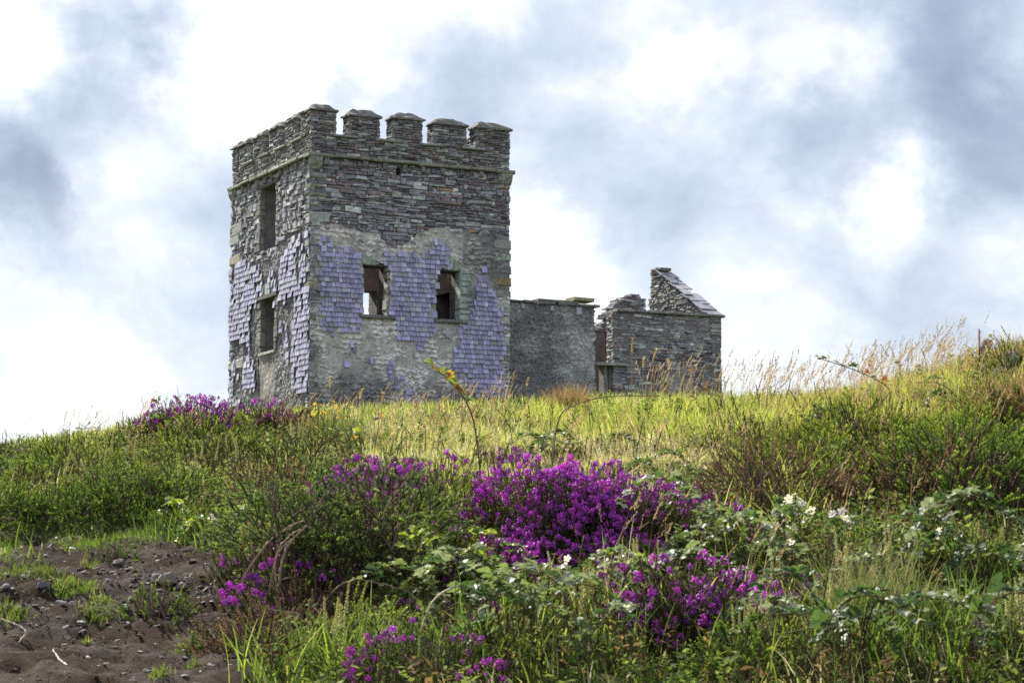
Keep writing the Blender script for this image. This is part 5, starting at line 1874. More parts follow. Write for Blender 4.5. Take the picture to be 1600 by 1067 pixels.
tussock(890, 640, 1500, 0.06, 0.22, [(0.28, 0.19, 0.10), (0.36, 0.26, 0.14), (0.2, 0.13, 0.07)], 'shaggy brown grass tussock on the crest before the rough-cast wall')
tussock(520, 684, 1100, 0.07, 0.17, [(0.20, 0.27, 0.06), (0.15, 0.2, 0.05), (0.3, 0.3, 0.12)], 'green tussock with yellow flowers below the near tower corner')
tussock(475, 655, 900, 0.06, 0.16, [(0.34, 0.24, 0.14), (0.26, 0.17, 0.10)], 'dry reddish grass tussock at the near tower corner')
tussock(1590, 650, 1400, 0.09, 0.28, [(0.24, 0.15, 0.10), (0.30, 0.2, 0.12)], 'brown dead tussock below the rocks at the right edge')
tussock(1350, 990, 900, 0.08, 0.30, [(0.2, 0.22, 0.08), (0.28, 0.26, 0.14), (0.12, 0.16, 0.05)], 'long drooping tussock in the right foreground')

# ------------------------------------------------------------------ brambles
def leaflet(L, W, seed):
    """serrated oval leaflet along +X, folded along its midrib and drooping at the tip"""
    r = np.random.default_rng(seed)
    n = 7
    x = np.linspace(0, 1, n)
    half = W * np.sin(np.pi * np.clip(x, 0, 1) ** 0.8) * (1 + 0.12 * (np.arange(n) % 2 * 2 - 1))
    half[0] = half[-1] = 0.0
    mid = np.stack([x * L, 0 * x, -0.22 * L * x ** 2], 1)
    lf = mid + np.stack([0 * x, half, half * 0.35 + r.normal(0, 0.0015, n)], 1)
    rt = mid + np.stack([0 * x, -half, half * 0.35 + r.normal(0, 0.0015, n)], 1)
    V = np.concatenate([mid, lf, rt])
    Q = []
    for i in range(n - 1):
        Q.append((i, i + 1, n + i + 1, n + i)); Q.append((2 * n + i, 2 * n + i + 1, i + 1, i))
    return V, Q


def compound(seed, col):
    r = np.random.default_rng(seed)
    g = Geo()
    base = np.array([0.032, 0, 0.004])
    tube(g, [(0, 0, 0), (0.016, 0, 0.004), base], 0.0011, 3, (0.16, 0.13, 0.05), cap=False)
    k = 5 if r.random() < 0.35 else 3
    for i, a in enumerate(([0, 1.15, -1.15] if k == 3 else [0, 0.75, -0.75, 1.7, -1.7])):
        a += r.normal(0, 0.12)
        s = 1.0 if i == 0 else (0.82 if i < 3 else 0.6)
        V, Q = leaflet(0.050 * s * r.uniform(0.9, 1.1), 0.0175 * s * r.uniform(0.9, 1.2), seed * 10 + i)
        tl = r.normal(0, 0.25)
        ca, sa = math.cos(a), math.sin(a)
        V = V @ np.array([[1, 0, 0], [0, math.cos(tl), -math.sin(tl)], [0, math.sin(tl), math.cos(tl)]]).T
        V = V @ np.array([[ca, -sa, 0], [sa, ca, 0], [0, 0, 1]]).T + base + np.array([0.012 if i == 0 else 0, 0, 0])
        g.add(V, Q, None, np.array(col) * r.uniform(0.85, 1.15))
    return g.mesh('leaf', M_LEAF)


LEAFC = {'green': (0.075, 0.13, 0.035), 'pale': (0.15, 0.20, 0.08), 'lime': (0.27, 0.34, 0.05), 'dark': (0.045, 0.085, 0.028), 'red': (0.30, 0.10, 0.045), 'gold': (0.50, 0.30, 0.05), 'grey': (0.20, 0.235, 0.16)}
LEAVES = {k: [compound(300 + 20 * i + j, c) for j in range(4)] for i, (k, c) in enumerate(LEAFC.items())}


def flower_mesh():
    g = Geo()
    for k in range(5):
        a = k * 2 * PI / 5
        d = np.array([math.cos(a), math.sin(a), 0.25]); s = np.array([-math.sin(a), math.cos(a), 0])
        V = np.array([(0, 0, 0), d * 0.007 - s * 0.0045, d * 0.0125 - s * 0.003, d * 0.0125 + s * 0.003, d * 0.007 + s * 0.0045])
        g.add(V, [(0, 1, 2, 3)], [(0, 3, 4)], (0.80, 0.76, 0.76))
    th = np.arange(6) * PI / 3
    V = np.concatenate([np.stack([np.cos(th) * 0.003, np.sin(th) * 0.003, 0 * th + 0.002], 1), [(0, 0, 0.006)]])
    g.add(V, None, [(k, (k + 1) % 6, 6) for k in range(6)], (0.45, 0.42, 0.2))
    return g.mesh('flower', M_PETAL)


FLOWER = flower_mesh()


def bramble(ctrl, label, pal=('green',), nleaf=10, start=0.25, rad=0.0035, stemcol=(0.13, 0.07, 0.05), leafscale=1.0, group='bramble shoots', flowers=0, name='bramble'):
    """ctrl: world points of the cane from its root to its tip"""
    ctrl = np.asarray(ctrl, float)
    base = ctrl[0]
    t = thing(name, label, 'bramble', tuple(base), group)
    path = smooth_path(ctrl - base, 22)
    g = Geo(); tube(g, path, np.linspace(rad, rad * 0.4, 22), 5, stemcol)
    for k in range(14):                                     # thorns
        i = int(rv.integers(1, 20)); a = rv.uniform(0, 6.28)
        d = np.array([math.cos(a), math.sin(a) * 0.5, math.sin(a)])
        p = path[i]; s = np.array([0.0, 0.0, 0.002])
        g.add(np.array([p - s, p + s, p + d * (rad + 0.006)]), None, [(0, 1, 2)], (0.2, 0.1, 0.06))
    g.obj('cane', M_TWIG, t)
    L = 21
    for k in range(nleaf):
        f = start + (1 - start) * (k + 0.5) / nleaf
        i = min(int(f * L), L - 1)
        p = path[i] + (path[i + 1] - path[i]) * (f * L - i)
        d = path[i + 1] - path[i]; d /= np.linalg.norm(d) + 1e-9
        side = np.cross(d, [0, 0, 1.0]); side /= np.linalg.norm(side) + 1e-9
        sgn = 1 if k % 2 else -1
        f3 = side * sgn + d * rv.uniform(0.2, 0.8) + np.array([rv.normal(0, 0.3), rv.normal(0, 0.3), rv.uniform(0.1, 0.6)])
        x = Vector(f3).normalized()
        up = Vector((rv.normal(0, 0.35), rv.normal(0, 0.35), 1.0))
        y = up.cross(x).normalized(); z = x.cross(y)
        s = rv.uniform(0.7, 1.15) * leafscale * (1.0 if f < 0.8 else 0.75)
        c = pal[int(rv.integers(0, len(pal)))]
        o = bpy.data.objects.new('leaf', LEAVES[c][int(rv.integers(0, 4))])
        COL.objects.link(o)
        o.parent = t
        M = Matrix((x, y, z)).transposed().to_4x4()
        o.matrix_local = Matrix.Translation(Vector(p)) @ M @ Matrix.Scale(float(s), 4)
    for k in range(flowers):
        i = int(rv.integers(14, 22))
        p = path[min(i, 21)] + rv.normal(0, 0.018, 3) + np.array([0, 0, 0.015])
        o = bpy.data.objects.new('flower', FLOWER)
        COL.objects.link(o)
        o.parent = t
        o.location = Vector(p)
        o.rotation_euler = (rv.uniform(0.2, 1.2), rv.normal(0, 0.4), rv.uniform(0, 6.28))
        o.scale = (rv.uniform(0.8, 1.25),) * 3
    return t


def cane(points):
    """[(photo x, photo y, distance)...]; the first point is set on the ground"""
    P = [at(*p) for p in points]
    P[0][2] = float(ground(P[0][0], P[0][1])) - 0.02
    return P


# the young shoot standing up before the tower
bramble(cane([(754, 715, 9.6), (742, 668, 9.6), (725, 622, 9.6), (700, 592, 9.6), (674, 570, 9.6)]), 'young bramble shoot with orange tip standing up before the slated wall', ('pale', 'gold', 'lime', 'gold'), 17, 0.42, 0.0042, (0.10, 0.05, 0.06), 0.85, None)
bramble(cane([(1390, 665, 11.0), (1400, 630, 11.0), (1385, 603, 11.0), (1345, 582, 11.0), (1300, 566, 11.0), (1277, 559, 11.0)]), 'dark leafed bramble shoot leaning left against the sky', ('dark', 'red', 'dark'), 11, 0.42, 0.004, (0.07, 0.04, 0.05), 0.62, None)
bramble(cane([(860, 690, 10.2), (872, 658, 10.2), (900, 632, 10.2), (950, 620, 10.2), (1030, 618, 10.2)]), 'bare arching bramble cane across the lush grass', ('green',), 2, 0.8, 0.004, (0.14, 0.09, 0.07), 0.7, None)
bramble(cane([(1385, 670, 10.6), (1365, 642, 10.6), (1330, 632, 10.6), (1290, 637, 10.6), (1262, 660, 10.6)]), 'bare arching bramble cane below the dark leafed shoot', ('green',), 0, 0.5, 0.004, (0.13, 0.08, 0.07), 1, None)
bramble(cane([(1520, 670, 10.4), (1505, 630, 10.4), (1470, 600, 10.4), (1430, 598, 10.4)]), 'bare arching cane before the golden grass on the right', ('green',), 1, 0.5, 0.0035, (0.12, 0.08, 0.07), 1, None)
bramble(cane([(790, 720, 9.8), (800, 690, 9.8), (790, 655, 9.8), (775, 640, 9.8)]), 'thin leafless bramble stem behind the young shoot', ('green',), 1, 0.7, 0.002, (0.12, 0.08, 0.07), 0.5, None)
bramble(cane([(640, 905, 7.2), (648, 872, 7.2), (655, 850, 7.1), (648, 832, 7.1)]), 'lime green bramble sprig in front of the dark gorse', ('lime', 'lime', 'pale'), 9, 0.3, 0.0025, (0.2, 0.16, 0.06), 0.95, None)
bramble(cane([(545, 700, 10.4), (552, 690, 10.4), (556, 672, 10.4)]), 'tiny yellow leafed bramble sprig behind the heather', ('gold', 'lime'), 5, 0.3, 0.002, (0.2, 0.16, 0.06), 0.55, None)
bramble(cane([(70, 690, 12), (120, 676, 12), (150, 668, 12)]), 'thin twig with dark leaves on the left skyline', ('dark',), 4, 0.3, 0.002, (0.1, 0.07, 0.05), 0.6, None)
bramble(cane([(262, 665, 12), (248, 640, 12), (240, 628, 12)]), 'dark leafed bramble tip beside the skyline heather hummock', ('dark', 'red', 'dark'), 8, 0.2, 0.0025, (0.1, 0.05, 0.06), 0.7, None)
bramble(cane([(280, 680, 12), (262, 660, 12), (235, 655, 12)]), 'leafy bramble on the left flank of the skyline hummock', ('green', 'dark', 'pale'), 9, 0.2, 0.0025, (0.1, 0.05, 0.06), 0.75, None)

# leafy thickets: canes that arch over the heather and the foreground
THICKET = [
    ('across the shaded middle', [(620, 940), (600, 905), (660, 915)], ('pale', 'lime', 'green')),
    ('over the lower heather', [(700, 955), (770, 930), (840, 925), (900, 935), (880, 960), (820, 965), (760, 975)], ('pale', 'green', 'grey', 'lime')),
    ('below the main heather patch', [(960, 950), (1010, 925), (1060, 915), (1110, 905), (1000, 975), (940, 985)], ('pale', 'grey', 'green')),
    ('in the bottom middle', [(700, 1050), (780, 1040), (860, 1030), (930, 1050), (1010, 1065), (1080, 1050)], ('green', 'pale', 'dark', 'grey')),
    ('at the right of the heather', [(1130, 880), (1110, 860), (1170, 930), (1230, 930)], ('green', 'grey', 'pale')),
    ('in the bottom right', [(1260, 1060), (1340, 1050), (1430, 1060), (1500, 1050), (1580, 1045), (1300, 1010)], ('dark', 'grey', 'green')),
    ('on the shaded right', [(1400, 900), (1450, 890), (1510, 880), (1560, 940), (1480, 950), (1420, 960)], ('grey', 'dark', 'green')),
    ('behind the main heather patch', [(815, 722), (860, 715), (900, 700), (940, 712)], ('green', 'pale', 'grey')),
    ('in front of the twisted stems', [(300, 835), (350, 850), (270, 850)], ('lime', 'green')),
    ('near the dead mound', [(1040, 770), (1090, 760), (1120, 790)], ('pale', 'green')),
    ('on the right bank', [(1340, 690), (1440, 660), (1530, 650), (1290, 720)], ('green', 'pale', 'dark')),
]
for txt, bases, pal in THICKET:
    for i, (px, py) in enumerate(sorted(bases)):
        b = hit(px, py + 8)
        sc = 0.55 if txt.startswith(('behind', 'on the right bank', 'in front of the twisted', 'near the dead')) else 1.0
        a = rv.choice([0.0, PI]) + rv.normal(0, 0.6)
        L = rv.uniform(0.25, 0.45) * sc
        H = (rv.uniform(0.11, 0.20) if txt.startswith(('over', 'below', 'across')) else rv.uniform(0.16, 0.28)) * sc
        d = np.array([math.cos(a), math.sin(a) * 0.7, 0])
        ctrl = [b - np.array([0, 0, 0.02]), b + d * L * 0.25 + np.array([0, 0, H * 0.8]), b + d * L * 0.6 + np.array([0, 0, H]), b + d * L + np.array([0, 0, H * 0.65])]
        bramble(ctrl, f'{"leafy" if len(bases) > 1 else "single"} bramble shoot, {ORD[i]} from the left {txt}', pal, int(rv.integers(17, 24)), 0.1, 0.0024, (0.14, 0.09, 0.05), ((0.82 if 'bottom' in txt else 0.74) if sc == 1 else 0.55), 'bramble shoots')
# white flowered bramble
for i, (px, py, h) in enumerate(((1165, 905, 0.15), (1195, 900, 0.19), (1225, 898, 0.22), (1255, 900, 0.20), (1285, 908, 0.16), (1205, 922, 0.14), (1240, 925, 0.13))):
    b = hit(px, py)
    a = rv.uniform(0, 6.28)
    d = np.array([math.cos(a), math.sin(a), 0]) * 0.12
    ctrl = [b, b + d * 0.3 + np.array([0, 0, h * 0.6]), b + d * 0.8 + np.array([0, 0, h]), b + d * 1.3 + np.array([0, 0, h * 0.95])]
    bramble(ctrl, f'bramble with white flowers right of the heather, {ORD[i]} cane from the left' if i < 5 else f'bramble with white flowers, {"left" if i == 5 else "right"} one of the two low canes in front', ('pale', 'green', 'grey'), 20, 0.1, 0.003, (0.16, 0.12, 0.06), 0.62, 'white flowered bramble canes', flowers=9 if i < 5 else 4)
for i, (px, py, txt) in enumerate(((900, 1068, 'at the bottom edge below the brambles'), (1415, 930, 'in the dark grass on the right'), (1590, 930, 'at the right edge'), (820, 1000, 'under the lower heather'))):
    b = hit(px, py)
    bramble([b, b + np.array([0.03, 0, 0.1]), b + np.array([0.08, -0.02, 0.17]), b + np.array([0.14, -0.03, 0.18])], f'low bramble cane with a few white flowers {txt}', ('grey', 'dark', 'green'), 14, 0.2, 0.003, (0.16, 0.12, 0.06), 0.66, 'white flowered bramble canes', flowers=4)

# ------------------------------------------------------------------ dead canes, roots and sticks
def dead_cane(points, rad, label, col=(0.36, 0.29, 0.20), name='dead_branch', ground_it=True, cat='branch'):
    P = [at(*p) for p in points]
    if ground_it:
        P[0][2] = float(ground(P[0][0], P[0][1])) - 0.01
    base = P[0]
    g = Geo()
    path = smooth_path(np.array(P) - base, 20)
    path = path + rv.normal(0, 0.0012, path.shape)
    tube(g, path, np.linspace(rad, rad * 0.5, 20), 5, col)
    o = g.obj(name, M_TWIG)
    o.location = Vector(base)
    tag(o, label, cat)


dead_cane([(645, 1035, 6.3), (660, 980, 6.2), (680, 935, 6.2), (720, 914, 6.2), (755, 935, 6.3)], 0.0045, 'thick pale bent stem arching over the low heather', (0.45, 0.40, 0.28))
dead_cane([(355, 910, 7.3), (400, 870, 7.2), (440, 830, 7.2), (475, 812, 7.2)], 0.0055, 'pale woody stem rising from the soil bank to the gorse', (0.34, 0.26, 0.17))
dead_cane([(430, 925, 7.2), (440, 880, 7.15), (455, 845, 7.15), (480, 820, 7.2)], 0.005, 'woody stem standing steeply beside the pale one under the gorse', (0.34, 0.26, 0.17))
dead_cane([(445, 935, 7.1), (430, 890, 7.1), (438, 860, 7.1), (460, 838, 7.15)], 0.004, 'crooked woody stem crossing the steep one', (0.30, 0.22, 0.15))
dead_cane([(410, 900, 7.2), (432, 868, 7.1), (452, 838, 7.1), (470, 826, 7.1)], 0.004, 'short woody stem between the crossing stems', (0.36, 0.27, 0.18))
dead_cane([(480, 905, 7.4), (520, 850, 7.4), (560, 870, 7.4), (620, 860, 7.5)], 0.0045, 'dark branch lying along the hollow below the gorse', (0.22, 0.15, 0.10))
dead_cane([(470, 940, 7.0), (530, 915, 7.0), (590, 910, 7.0), (640, 925, 7.0)], 0.003, 'thin brown branch low in the shaded hollow', (0.28, 0.2, 0.14))
dead_cane([(1140, 790, 8.6), (1160, 770, 8.6), (1190, 785, 8.6), (1212, 806, 8.5)], 0.005, 'bleached branch sticking out of the dead mound', (0.46, 0.40, 0.33))
dead_cane([(1130, 780, 9.0), (1150, 745, 9.0), (1168, 722, 9.0), (1185, 720, 9.0)], 0.002, 'thin dead stalk leaning over the dead mound', (0.3, 0.22, 0.15))
dead_cane([(1170, 800, 8.8), (1200, 770, 8.8), (1240, 750, 8.8), (1290, 790, 8.7)], 0.0025, 'long grey twig curving across the dead mound', (0.3, 0.24, 0.2))
dead_cane([(1405, 800, 8.5), (1418, 790, 8.5), (1428, 780, 8.5)], 0.0035, 'short bleached twig pointing up in the lower gorse', (0.5, 0.46, 0.42))
dead_cane([(1525, 730, 9.3), (1545, 718, 9.3), (1565, 712, 9.3), (1573, 697, 9.3)], 0.0035, 'curved white twig lying on the right gorse', (0.55, 0.52, 0.48))
dead_cane([(1520, 650, 10.8), (1520, 615, 10.8), (1530, 580, 10.8), (1542, 565, 10.8)], 0.003, 'pale forked twig before the rocks on the right', (0.45, 0.4, 0.36))
dead_cane([(1560, 600, 10.9), (1570, 578, 10.9), (1583, 553, 10.9)], 0.003, 'straight pale stick leaning on the rocks at the right', (0.4, 0.34, 0.3))
dead_cane([(1440, 820, 8.2), (1430, 790, 8.2), (1425, 775, 8.2)], 0.0025, 'thin pale stalk in the shaded right grass', (0.4, 0.34, 0.28))
dead_cane([(1010, 690, 10.0), (1030, 676, 10.0), (1050, 690, 9.9), (1062, 705, 9.9)], 0.002, 'fine dry stem bowed over the pale grass', (0.4, 0.33, 0.24))
dead_cane([(970, 920, 6.8), (1010, 908, 6.8), (1055, 912, 6.8), (1080, 925, 6.8)], 0.003, 'brown cane bowed above the low heather', (0.3, 0.2, 0.13))
dead_cane([(1340, 985, 6.4), (1352, 955, 6.4), (1370, 925, 6.4), (1380, 908, 6.4)], 0.0025, 'pale grey stalk standing in the right foreground', (0.36, 0.32, 0.26))
dead_cane([(285, 655, 12.4), (280, 630, 12.4), (277, 602, 12.4)], 0.0022, 'thin grey stalk upright on the skyline heather hummock', (0.4, 0.36, 0.33))
dead_cane([(135, 668, 12.3), (128, 664, 12.3), (121, 657, 12.3)], 0.002, 'short bare twig slanting out of the left skyline', (0.25, 0.2, 0.18), ground_it=False)
dead_cane([(24, 1006 - 5, 6.8), (40, 985, 6.85), (18, 972, 6.9), (2, 966, 6.95)], 0.003, 'pale stick lying at the left edge of the bare soil', (0.42, 0.36, 0.30), 'stick', True, 'stick')
dead_cane([(108, 1042, 6.38), (94, 1030, 6.45), (82, 1014, 6.55)], 0.0035, 'white bent stick lying on the bare soil', (0.55, 0.50, 0.44), 'stick', False, 'stick')
dead_cane([(290, 935, 7.5), (318, 922, 7.55), (338, 905, 7.65), (352, 890, 7.7)], 0.0035, 'pale root lying up the soil bank beside the white rock', (0.40, 0.33, 0.27), 'root', True, 'root')
dead_cane([(330, 868, 8.3), (328, 845, 8.3), (325, 822, 8.3), (327, 805, 8.3)], 0.0045, 'exposed upright root above the soil bank', (0.42, 0.36, 0.29), 'root', True, 'root')
dead_cane([(366, 868, 8.2), (362, 845, 8.2), (365, 825, 8.2), (360, 812, 8.2)], 0.0035, 'thin exposed root right of the upright one', (0.40, 0.34, 0.28), 'root', True, 'root')
dead_cane([(350, 862, 8.2), (345, 835, 8.2), (335, 812, 8.25), (330, 803, 8.3)], 0.009, 'thick grey root stump in the bank', (0.25, 0.21, 0.18), 'root', True, 'root')
dead_cane([(345, 1048, 6.45), (338, 1040, 6.5), (352, 1030, 6.55)], 0.008, 'pale splinter of wood at the foot of the soil bank', (0.48, 0.40, 0.33), 'stick', False, 'stick')
dead_cane([(335, 985, 7.1), (360, 983, 7.1), (395, 980, 7.0)], 0.0025, 'brown twig sticking out of the withered bush over the soil', (0.3, 0.22, 0.17), 'stick', True, 'stick')

# ------------------------------------------------------------------ wood sage, yellow flowers, dock
def sage_spike(seed, L=0.10):
    r = np.random.default_rng(seed)
    g = Geo()
    tube(g, [(0, 0, -0.08), (0, 0, 0), (r.normal(0, 0.006), r.normal(0, 0.006), L)], [0.0016, 0.0014, 0.0006], 3, (0.22, 0.25, 0.10), cap=False)
    n = 44
    for i in range(n):
        t = i / n
        a = i * 2.4 + r.uniform(-0.4, 0.4)
        p = np.array([0, 0, L * t])
        d = np.array([math.cos(a), math.sin(a), 0.5 + t]); d /= np.linalg.norm(d)
        s = np.array([-math.sin(a), math.cos(a), 0]); u = np.cross(d, s)
        l = 0.0125 * (1 - 0.55 * t)
        V = np.array([p, p + d * l * 0.6 + s * 0.0036, p + d * l * 0.6 - s * 0.0036, p + d * l * 0.6 + u * 0.0036, p + d * l])
        g.add(V, None, [(0, 1, 3), (0, 3, 2), (4, 3, 1), (4, 2, 3), (0, 2, 1), (4, 1, 2)], np.array((0.62, 0.60, 0.30)) * r.uniform(0.8, 1.15))
    return g.mesh('flower_spike', M_PETAL)


SAGE = [sage_spike(800 + k, 0.08 + 0.015 * k) for k in range(4)]
SAGE_AT = [(105, 790, 3, 'on the left bank above the turf'), (130, 785, 3, 'right beside the tall one on the left bank'), (165, 765, 3, 'in the middle of the left bank'), (205, 760, 3, 'towards the right of the left bank'), (312, 770, 3, 'in the green grass right of the left bank'),
           (372, 760, 4, 'left of the dead brown gorse'), (470, 735, 5, 'behind the grey green gorse'), (550, 715, 4, 'behind the flowering heather'),
           (520, 1062, 4, 'at the bottom by the grassy edge'), (535, 1075, 4, 'at the bottom next to the grassy edge one'), (560, 1045, 3, 'before the yellow green gorse'), (893, 1012, 4, 'below the lower heather'), (915, 1022, 4, 'between the low heather clumps'), (985, 960, 4, 'left of the low magenta heather'),
           (1005, 955, 3, 'behind the low magenta heather'), (1230, 975, 4, 'below the white flowered bramble'), (1310, 955, 5, 'in the right foreground, left of two'), (1335, 955, 5, 'in the right foreground, thickest of all'), (1380, 945, 5, 'in the right foreground, right of two'), (1585, 1035, 6, 'in the bottom right corner'),
           (1190, 1062, 5, 'at the bottom beside the yellow blade'), (1170, 1065, 4, 'at the bottom left of the yellow blade'), (1520, 905, 3, 'near the right edge in long grass'), (1205, 1000, 3, 'among the right brambles')]
for px, py, n, txt in SAGE_AT:
    b = hit(px, py)
    t = thing('wood_sage', f'pale yellow flower spikes of wood sage {txt}', 'wildflower', tuple(b), 'wood sage plants')
    for k in range(n):
        o = bpy.data.objects.new('flower_spike', SAGE[int(rv.integers(0, 4))])
        COL.objects.link(o); o.parent = t
        o.location = (rv.normal(0, 0.028), rv.normal(0, 0.028), 0.11 + rv.uniform(-0.03, 0.05)); o.scale = (0.85, 0.85, 0.85)
        o.rotation_euler = (rv.normal(0, 0.15), rv.normal(0, 0.15), rv.uniform(0, 6))


def hawkbit():
    g = Geo()
    n = 14
    th = np.arange(n) * 2 * PI / n
    for ring, (r_, z) in enumerate(((0.012, 0.001), (0.008, 0.003))):
        for a in th + ring * 0.2:
            d = np.array([math.cos(a), math.sin(a), 0]); s = np.array([-math.sin(a), math.cos(a), 0])
            g.add(np.array([d * 0.002 + (0, 0, z), d * r_ - s * 0.0022 + (0, 0, z + 0.003), d * r_ + s * 0.0022 + (0, 0, z + 0.003)]), None, [(0, 1, 2)], (0.78, 0.52, 0.02))
    return g.mesh('flower_head', M_PETAL)


HAWK = hawkbit()
HAWK_AT = [(492, 632), (501, 633), (495, 644), (513, 632), (521, 628), (524, 635), (517, 638), (543, 631), (549, 637), (507, 645), (530, 643), (527, 653), (540, 654), (587, 644), (597, 650), (601, 652), (489, 648), (536, 648), (454, 800), (460, 806), (367, 936)]
HAWK_N = {}
for i, (px, py) in enumerate(sorted(HAWK_AT)):
    Y = 11.8 if py < 700 else 8.4
    if py > 900:
        Y = 7.3
    p = at(px, py, Y)
    h = rv.uniform(0.10, 0.16) if py < 700 else 0.07
    b = np.array([p[0] + rv.normal(0, 0.015), Y, p[2] - h])
    gz = float(ground(b[0], b[1]))
    b[2] = gz
    h = max(p[2] - gz, 0.03)
    place = 'in the clump below the tower corner' if py < 643 and px < 570 else 'low in the grass below the tower corner' if px < 570 and py < 700 else 'before the low dark hole' if py < 700 else 'on the green slope' if py < 900 else 'over the soil bank'
    HAWK_N[place] = HAWK_N.get(place, -1) + 1
    t = thing('yellow_flower', f'small yellow flower, {ORD[HAWK_N[place]]} from the left {place}', 'flower', tuple(b), 'yellow flowers')
    g = Geo(); tube(g, [(0, 0, 0), (0.004, 0, h * 0.5), (p[0] - b[0], 0, h)], 0.0011, 3, (0.14, 0.2, 0.05), cap=False); g.obj('stalk', M_GRASS, t)
    o = bpy.data.objects.new('flower_head', HAWK); COL.objects.link(o); o.parent = t
    o.scale = (0.8, 0.8, 0.8); o.location = (p[0] - b[0], 0, h); o.rotation_euler = (rv.uniform(0.2, 0.7), rv.normal(0, 0.3), rv.uniform(0, 6))
# rusty dock stalk and leaning post by the rocks
b = at(1530, 560, 11.0); b[2] = float(ground(b[0], b[1]))
t = thing('dock_stalk', 'rusty brown dock stalk standing beside the leaning post', 'plant', tuple(b))
tp = at(1530, 515, 11.0) - b
g = Geo(); tube(g, [(0, 0, 0), tp * 0.5, tp], 0.003, 4, (0.2, 0.07, 0.04)); g.obj('stem', M_TWIG, t)
g = Geo()
for k in range(110):
    f = rv.uniform(0.3, 1.0); a = rv.uniform(0, 6.28); d = np.array([math.cos(a), math.sin(a), 0.3])
    p = tp * f; s = np.array([-math.sin(a), math.cos(a), 0]) * 0.004
    g.add(np.array([p, p + d * 0.006 - s, p + d * 0.013, p + d * 0.006 + s]), [(0, 1, 2, 3)], None, np.array((0.26, 0.085, 0.045)) * rv.uniform(0.6, 1.3))
g.obj('seed_head', M_DRY, t)
p0, p1 = at(1526, 575, 11.3), at(1547, 526, 11.3)
post = thing('wooden_post', 'weathered grey wooden post leaning right at the skyline', 'post', tuple(p0))
g = Geo()
th = np.linspace(0, 2 * PI, 11)[:-1]
d = p1 - p0; d /= np.linalg.norm(d)
s = np.cross(d, [0, 1, 0]); s /= np.linalg.norm(s); u = np.cross(s, d)
Vp = []
for f, rr in ((-0.05, 0.030), (0.05, 0.029), (0.11, 0.028), (0.145, 0.027), (0.155, 0.022)):
    for a in th:
        rj = rr * (1 + 0.08 * math.sin(3 * a + 1) + rv.normal(0, 0.03))
        Vp.append(d * f + s * math.cos(a) * rj + u * math.sin(a) * rj)
Qp = [(i * 10 + k, i * 10 + (k + 1) % 10, (i + 1) * 10 + (k + 1) % 10, (i + 1) * 10 + k) for i in range(4) for k in range(10)]
Vp.append(d * 0.157)
g.add(np.array(Vp), Qp, [(40 + k, 40 + (k + 1) % 10, 50) for k in range(10)], (0.26, 0.22, 0.20))
g.obj('shaft', M_WOOD, post)

# ------------------------------------------------------------------ rocks, stones and gravel
def rock_tmpl(seed, flat=0.6, n=2):
    r = np.random.default_rng(seed)
    import bmesh
    bm = bmesh.new()
    bmesh.ops.create_icosphere(bm, subdivisions=n, radius=1.0)
    V = np.array([v.co[:] for v in bm.verts]); T = np.array([[v.index for v in f.verts] for f in bm.faces])
    bm.free()
    for _ in range(7):                                  # broken faces
        d = r.normal(0, 1, 3); d /= np.linalg.norm(d)
        lim = r.uniform(0.45, 0.85)
        k = V @ d
        V = V - np.maximum(k - lim, 0)[:, None] * d
    V = V * (1 + 0.12 * (fbm(V[:, 0] * 2 + 5, V[:, 1] * 2 + V[:, 2] * 3, seed, 2) - 0.5)[:, None])
    V = V * np.array([1, r.uniform(0.6, 0.9), flat])
    return V, np.zeros((0, 4), np.int64), T, np.full((len(V), 3), 1.0)


ROCKS = [rock_tmpl(900 + k, f) for k, f in enumerate((0.62, 0.5, 0.75, 0.25, 0.3, 0.55))]
PEB = [rock_tmpl(950 + k, f, 1) for k, f in enumerate((0.4, 0.16, 0.5, 0.22))]


def rock(name, px, py, size, tm, col, label, sink=0.3, Y=None, group=None, cat='stone'):
    b = hit(px, py) if Y is None else at(px, py, Y)
    g = Geo(); V, Q, T, C = ROCKS[tm]
    g.add(V * size, Q, T, np.array(col))
    o = g.obj(name, M_ROCK)
    o.location = Vector(b + np.array([0, 0, size * 0.35 * (1 - sink)]))
    o.rotation_euler = (rv.normal(0, 0.15), rv.normal(0, 0.15), rv.uniform(0, 6.28))
    tag(o, label, cat, group)


rock('stone', 70, 920, 0.030, 0, (0.13, 0.13, 0.15), 'rounded blue grey stone beside the grass tufts on the soil')
rock('stone', 8, 924, 0.024, 1, (0.25, 0.24, 0.25), 'pale grey stone at the left edge behind the grass tufts')
rock('stone', 113, 858, 0.018, 3, (0.55, 0.53, 0.5), 'white flat stone high on the bare soil')
rock('stone', 128, 976, 0.020, 3, (0.42, 0.42, 0.46), 'pale slate chip beside the lowest grass tuft')
rock('stone', 185, 885, 0.025, 1, (0.22, 0.19, 0.18), 'brown grey stone in the middle of the upper soil')
rock('stone', 95, 945, 0.022, 4, (0.2, 0.18, 0.18), 'dark flat stone below the grass tufts')
rock('stone', 55, 953, 0.018, 3, (0.36, 0.33, 0.32), 'light slate chip left of the dark flat stone')
rock('stone', 138, 1030, 0.010, 3, (0.5, 0.47, 0.44), 'tiny white chip on the dark lower soil')
rock('stone', 300, 880, 0.020, 3, (0.34, 0.31, 0.3), 'flat light chip high on the right of the soil')
rock('stone', 210, 905, 0.022, 4, (0.27, 0.24, 0.23), 'flat brown stone left of the white rock')
rock('stone', 60, 880, 0.020, 1, (0.2, 0.17, 0.16), 'dark stone at the top left of the soil')
rock('stone', 205, 940, 0.018, 5, (0.26, 0.23, 0.22), 'angular stone below the white rock')
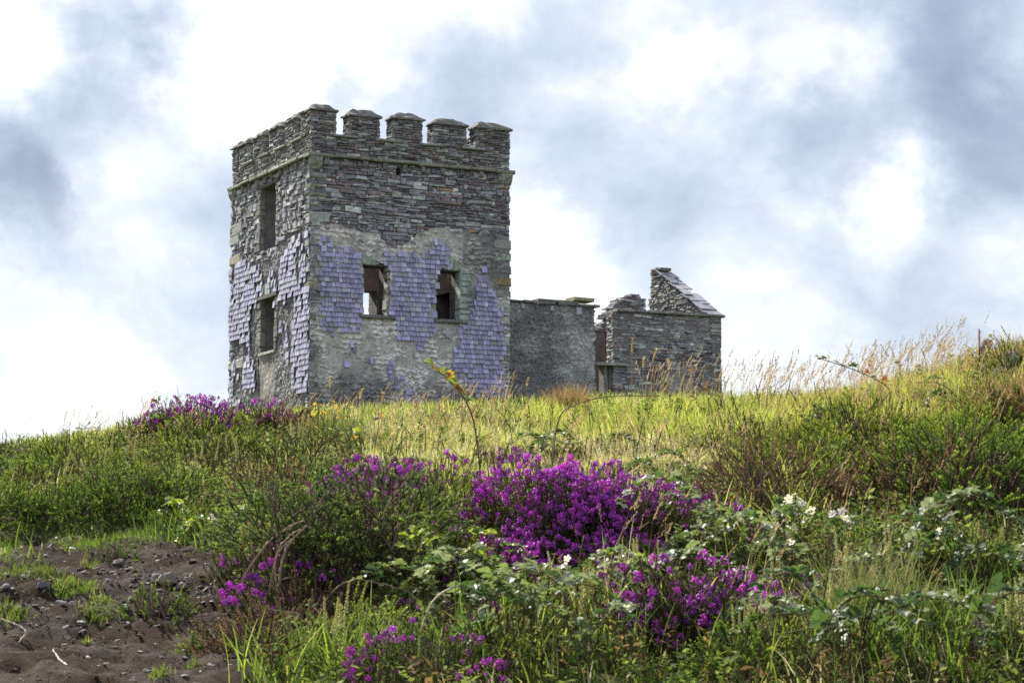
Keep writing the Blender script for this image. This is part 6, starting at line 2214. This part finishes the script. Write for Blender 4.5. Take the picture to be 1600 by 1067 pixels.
rock('stone', 25, 1000, 0.014, 4, (0.3, 0.27, 0.26), 'small chip by the pale stick at the left edge')
rock('stone', 310, 1052, 0.014, 3, (0.42, 0.38, 0.36), 'pale chip at the bottom of the soil bank')
rock('white_rock', 245, 910, 0.030, 2, (0.27, 0.24, 0.22), 'pale angular rock half buried in the soil bank, left piece', 0.4)
rock('white_rock', 262, 918, 0.038, 2, (0.24, 0.21, 0.195), 'larger pale rock with brown hollow in the soil bank', 0.4)
rock('white_rock', 283, 922, 0.026, 5, (0.2, 0.17, 0.16), 'pale rock at the right of the half buried group', 0.4)
for i, (px, py, Y, s, txt) in enumerate(((1588, 572, 11.0, 0.10, 'large dark rock under the gorse at the right edge'), (1562, 585, 11.0, 0.06, 'grey rock left of the large dark one'), (1600, 605, 10.8, 0.08, 'dark rock at the right edge below the large one'), (1575, 560, 11.2, 0.05, 'small rock behind the leaning stick'), (1575, 600, 10.8, 0.05, 'grey rock low among the right edge rocks'))):
    rock('rock', px, py, s, i, (0.12, 0.115, 0.12), txt, 0.3, Y, None, 'rock')
rock('stone', 587, 655, 0.020, 5, (0.34, 0.34, 0.33), 'pale stone before the low dark hole in the tower', 0.3, 12.2)

g = Geo()
P, px, py = candidates(400000, y0=5.0, y1=9.6)
m = dirt_mask(P[:, 0], P[:, 1], P[:, 2])
f = fbm(P[:, 0] * 5, P[:, 1] * 5, 505, 3)
m &= (rv.random(len(P)) < np.clip((f - 0.35) * 2.2, 0.06, 1) * np.where(py < 960, 0.75, 0.22))
P = P[m][:12000]
k = len(P)
big = rv.random(k) < 0.16
sz = rv.uniform(0.0022, 0.006, k) * (1 + 1.9 * big)
idx = rv.integers(0, 4, k)
R = rand_rot(rv.uniform(0, 6.28, k), rv.normal(0, 0.3, k), rv.uniform(0, 6.28, k)) * sz[:, None, None]
cols = palette(k, [(0.045, 0.034, 0.028), (0.09, 0.072, 0.065), (0.17, 0.15, 0.14), (0.34, 0.31, 0.30)], [3.5, 3, 3, 1.4])
cols[big] = palette(int(big.sum()), [(0.14, 0.125, 0.12), (0.26, 0.24, 0.235), (0.38, 0.36, 0.35)], [1, 1, 0.6])
for q in range(4):
    mm = np.where(big, 1 + 2 * (idx % 2), idx) == q
    g.inst(PEB[q], R[mm], P[mm] + np.array([0, 0, 0.001]), cols[mm])
tag(g.obj('gravel', M_ROCK), kind='stuff', label='slate gravel and soil crumbs on the bare bank')
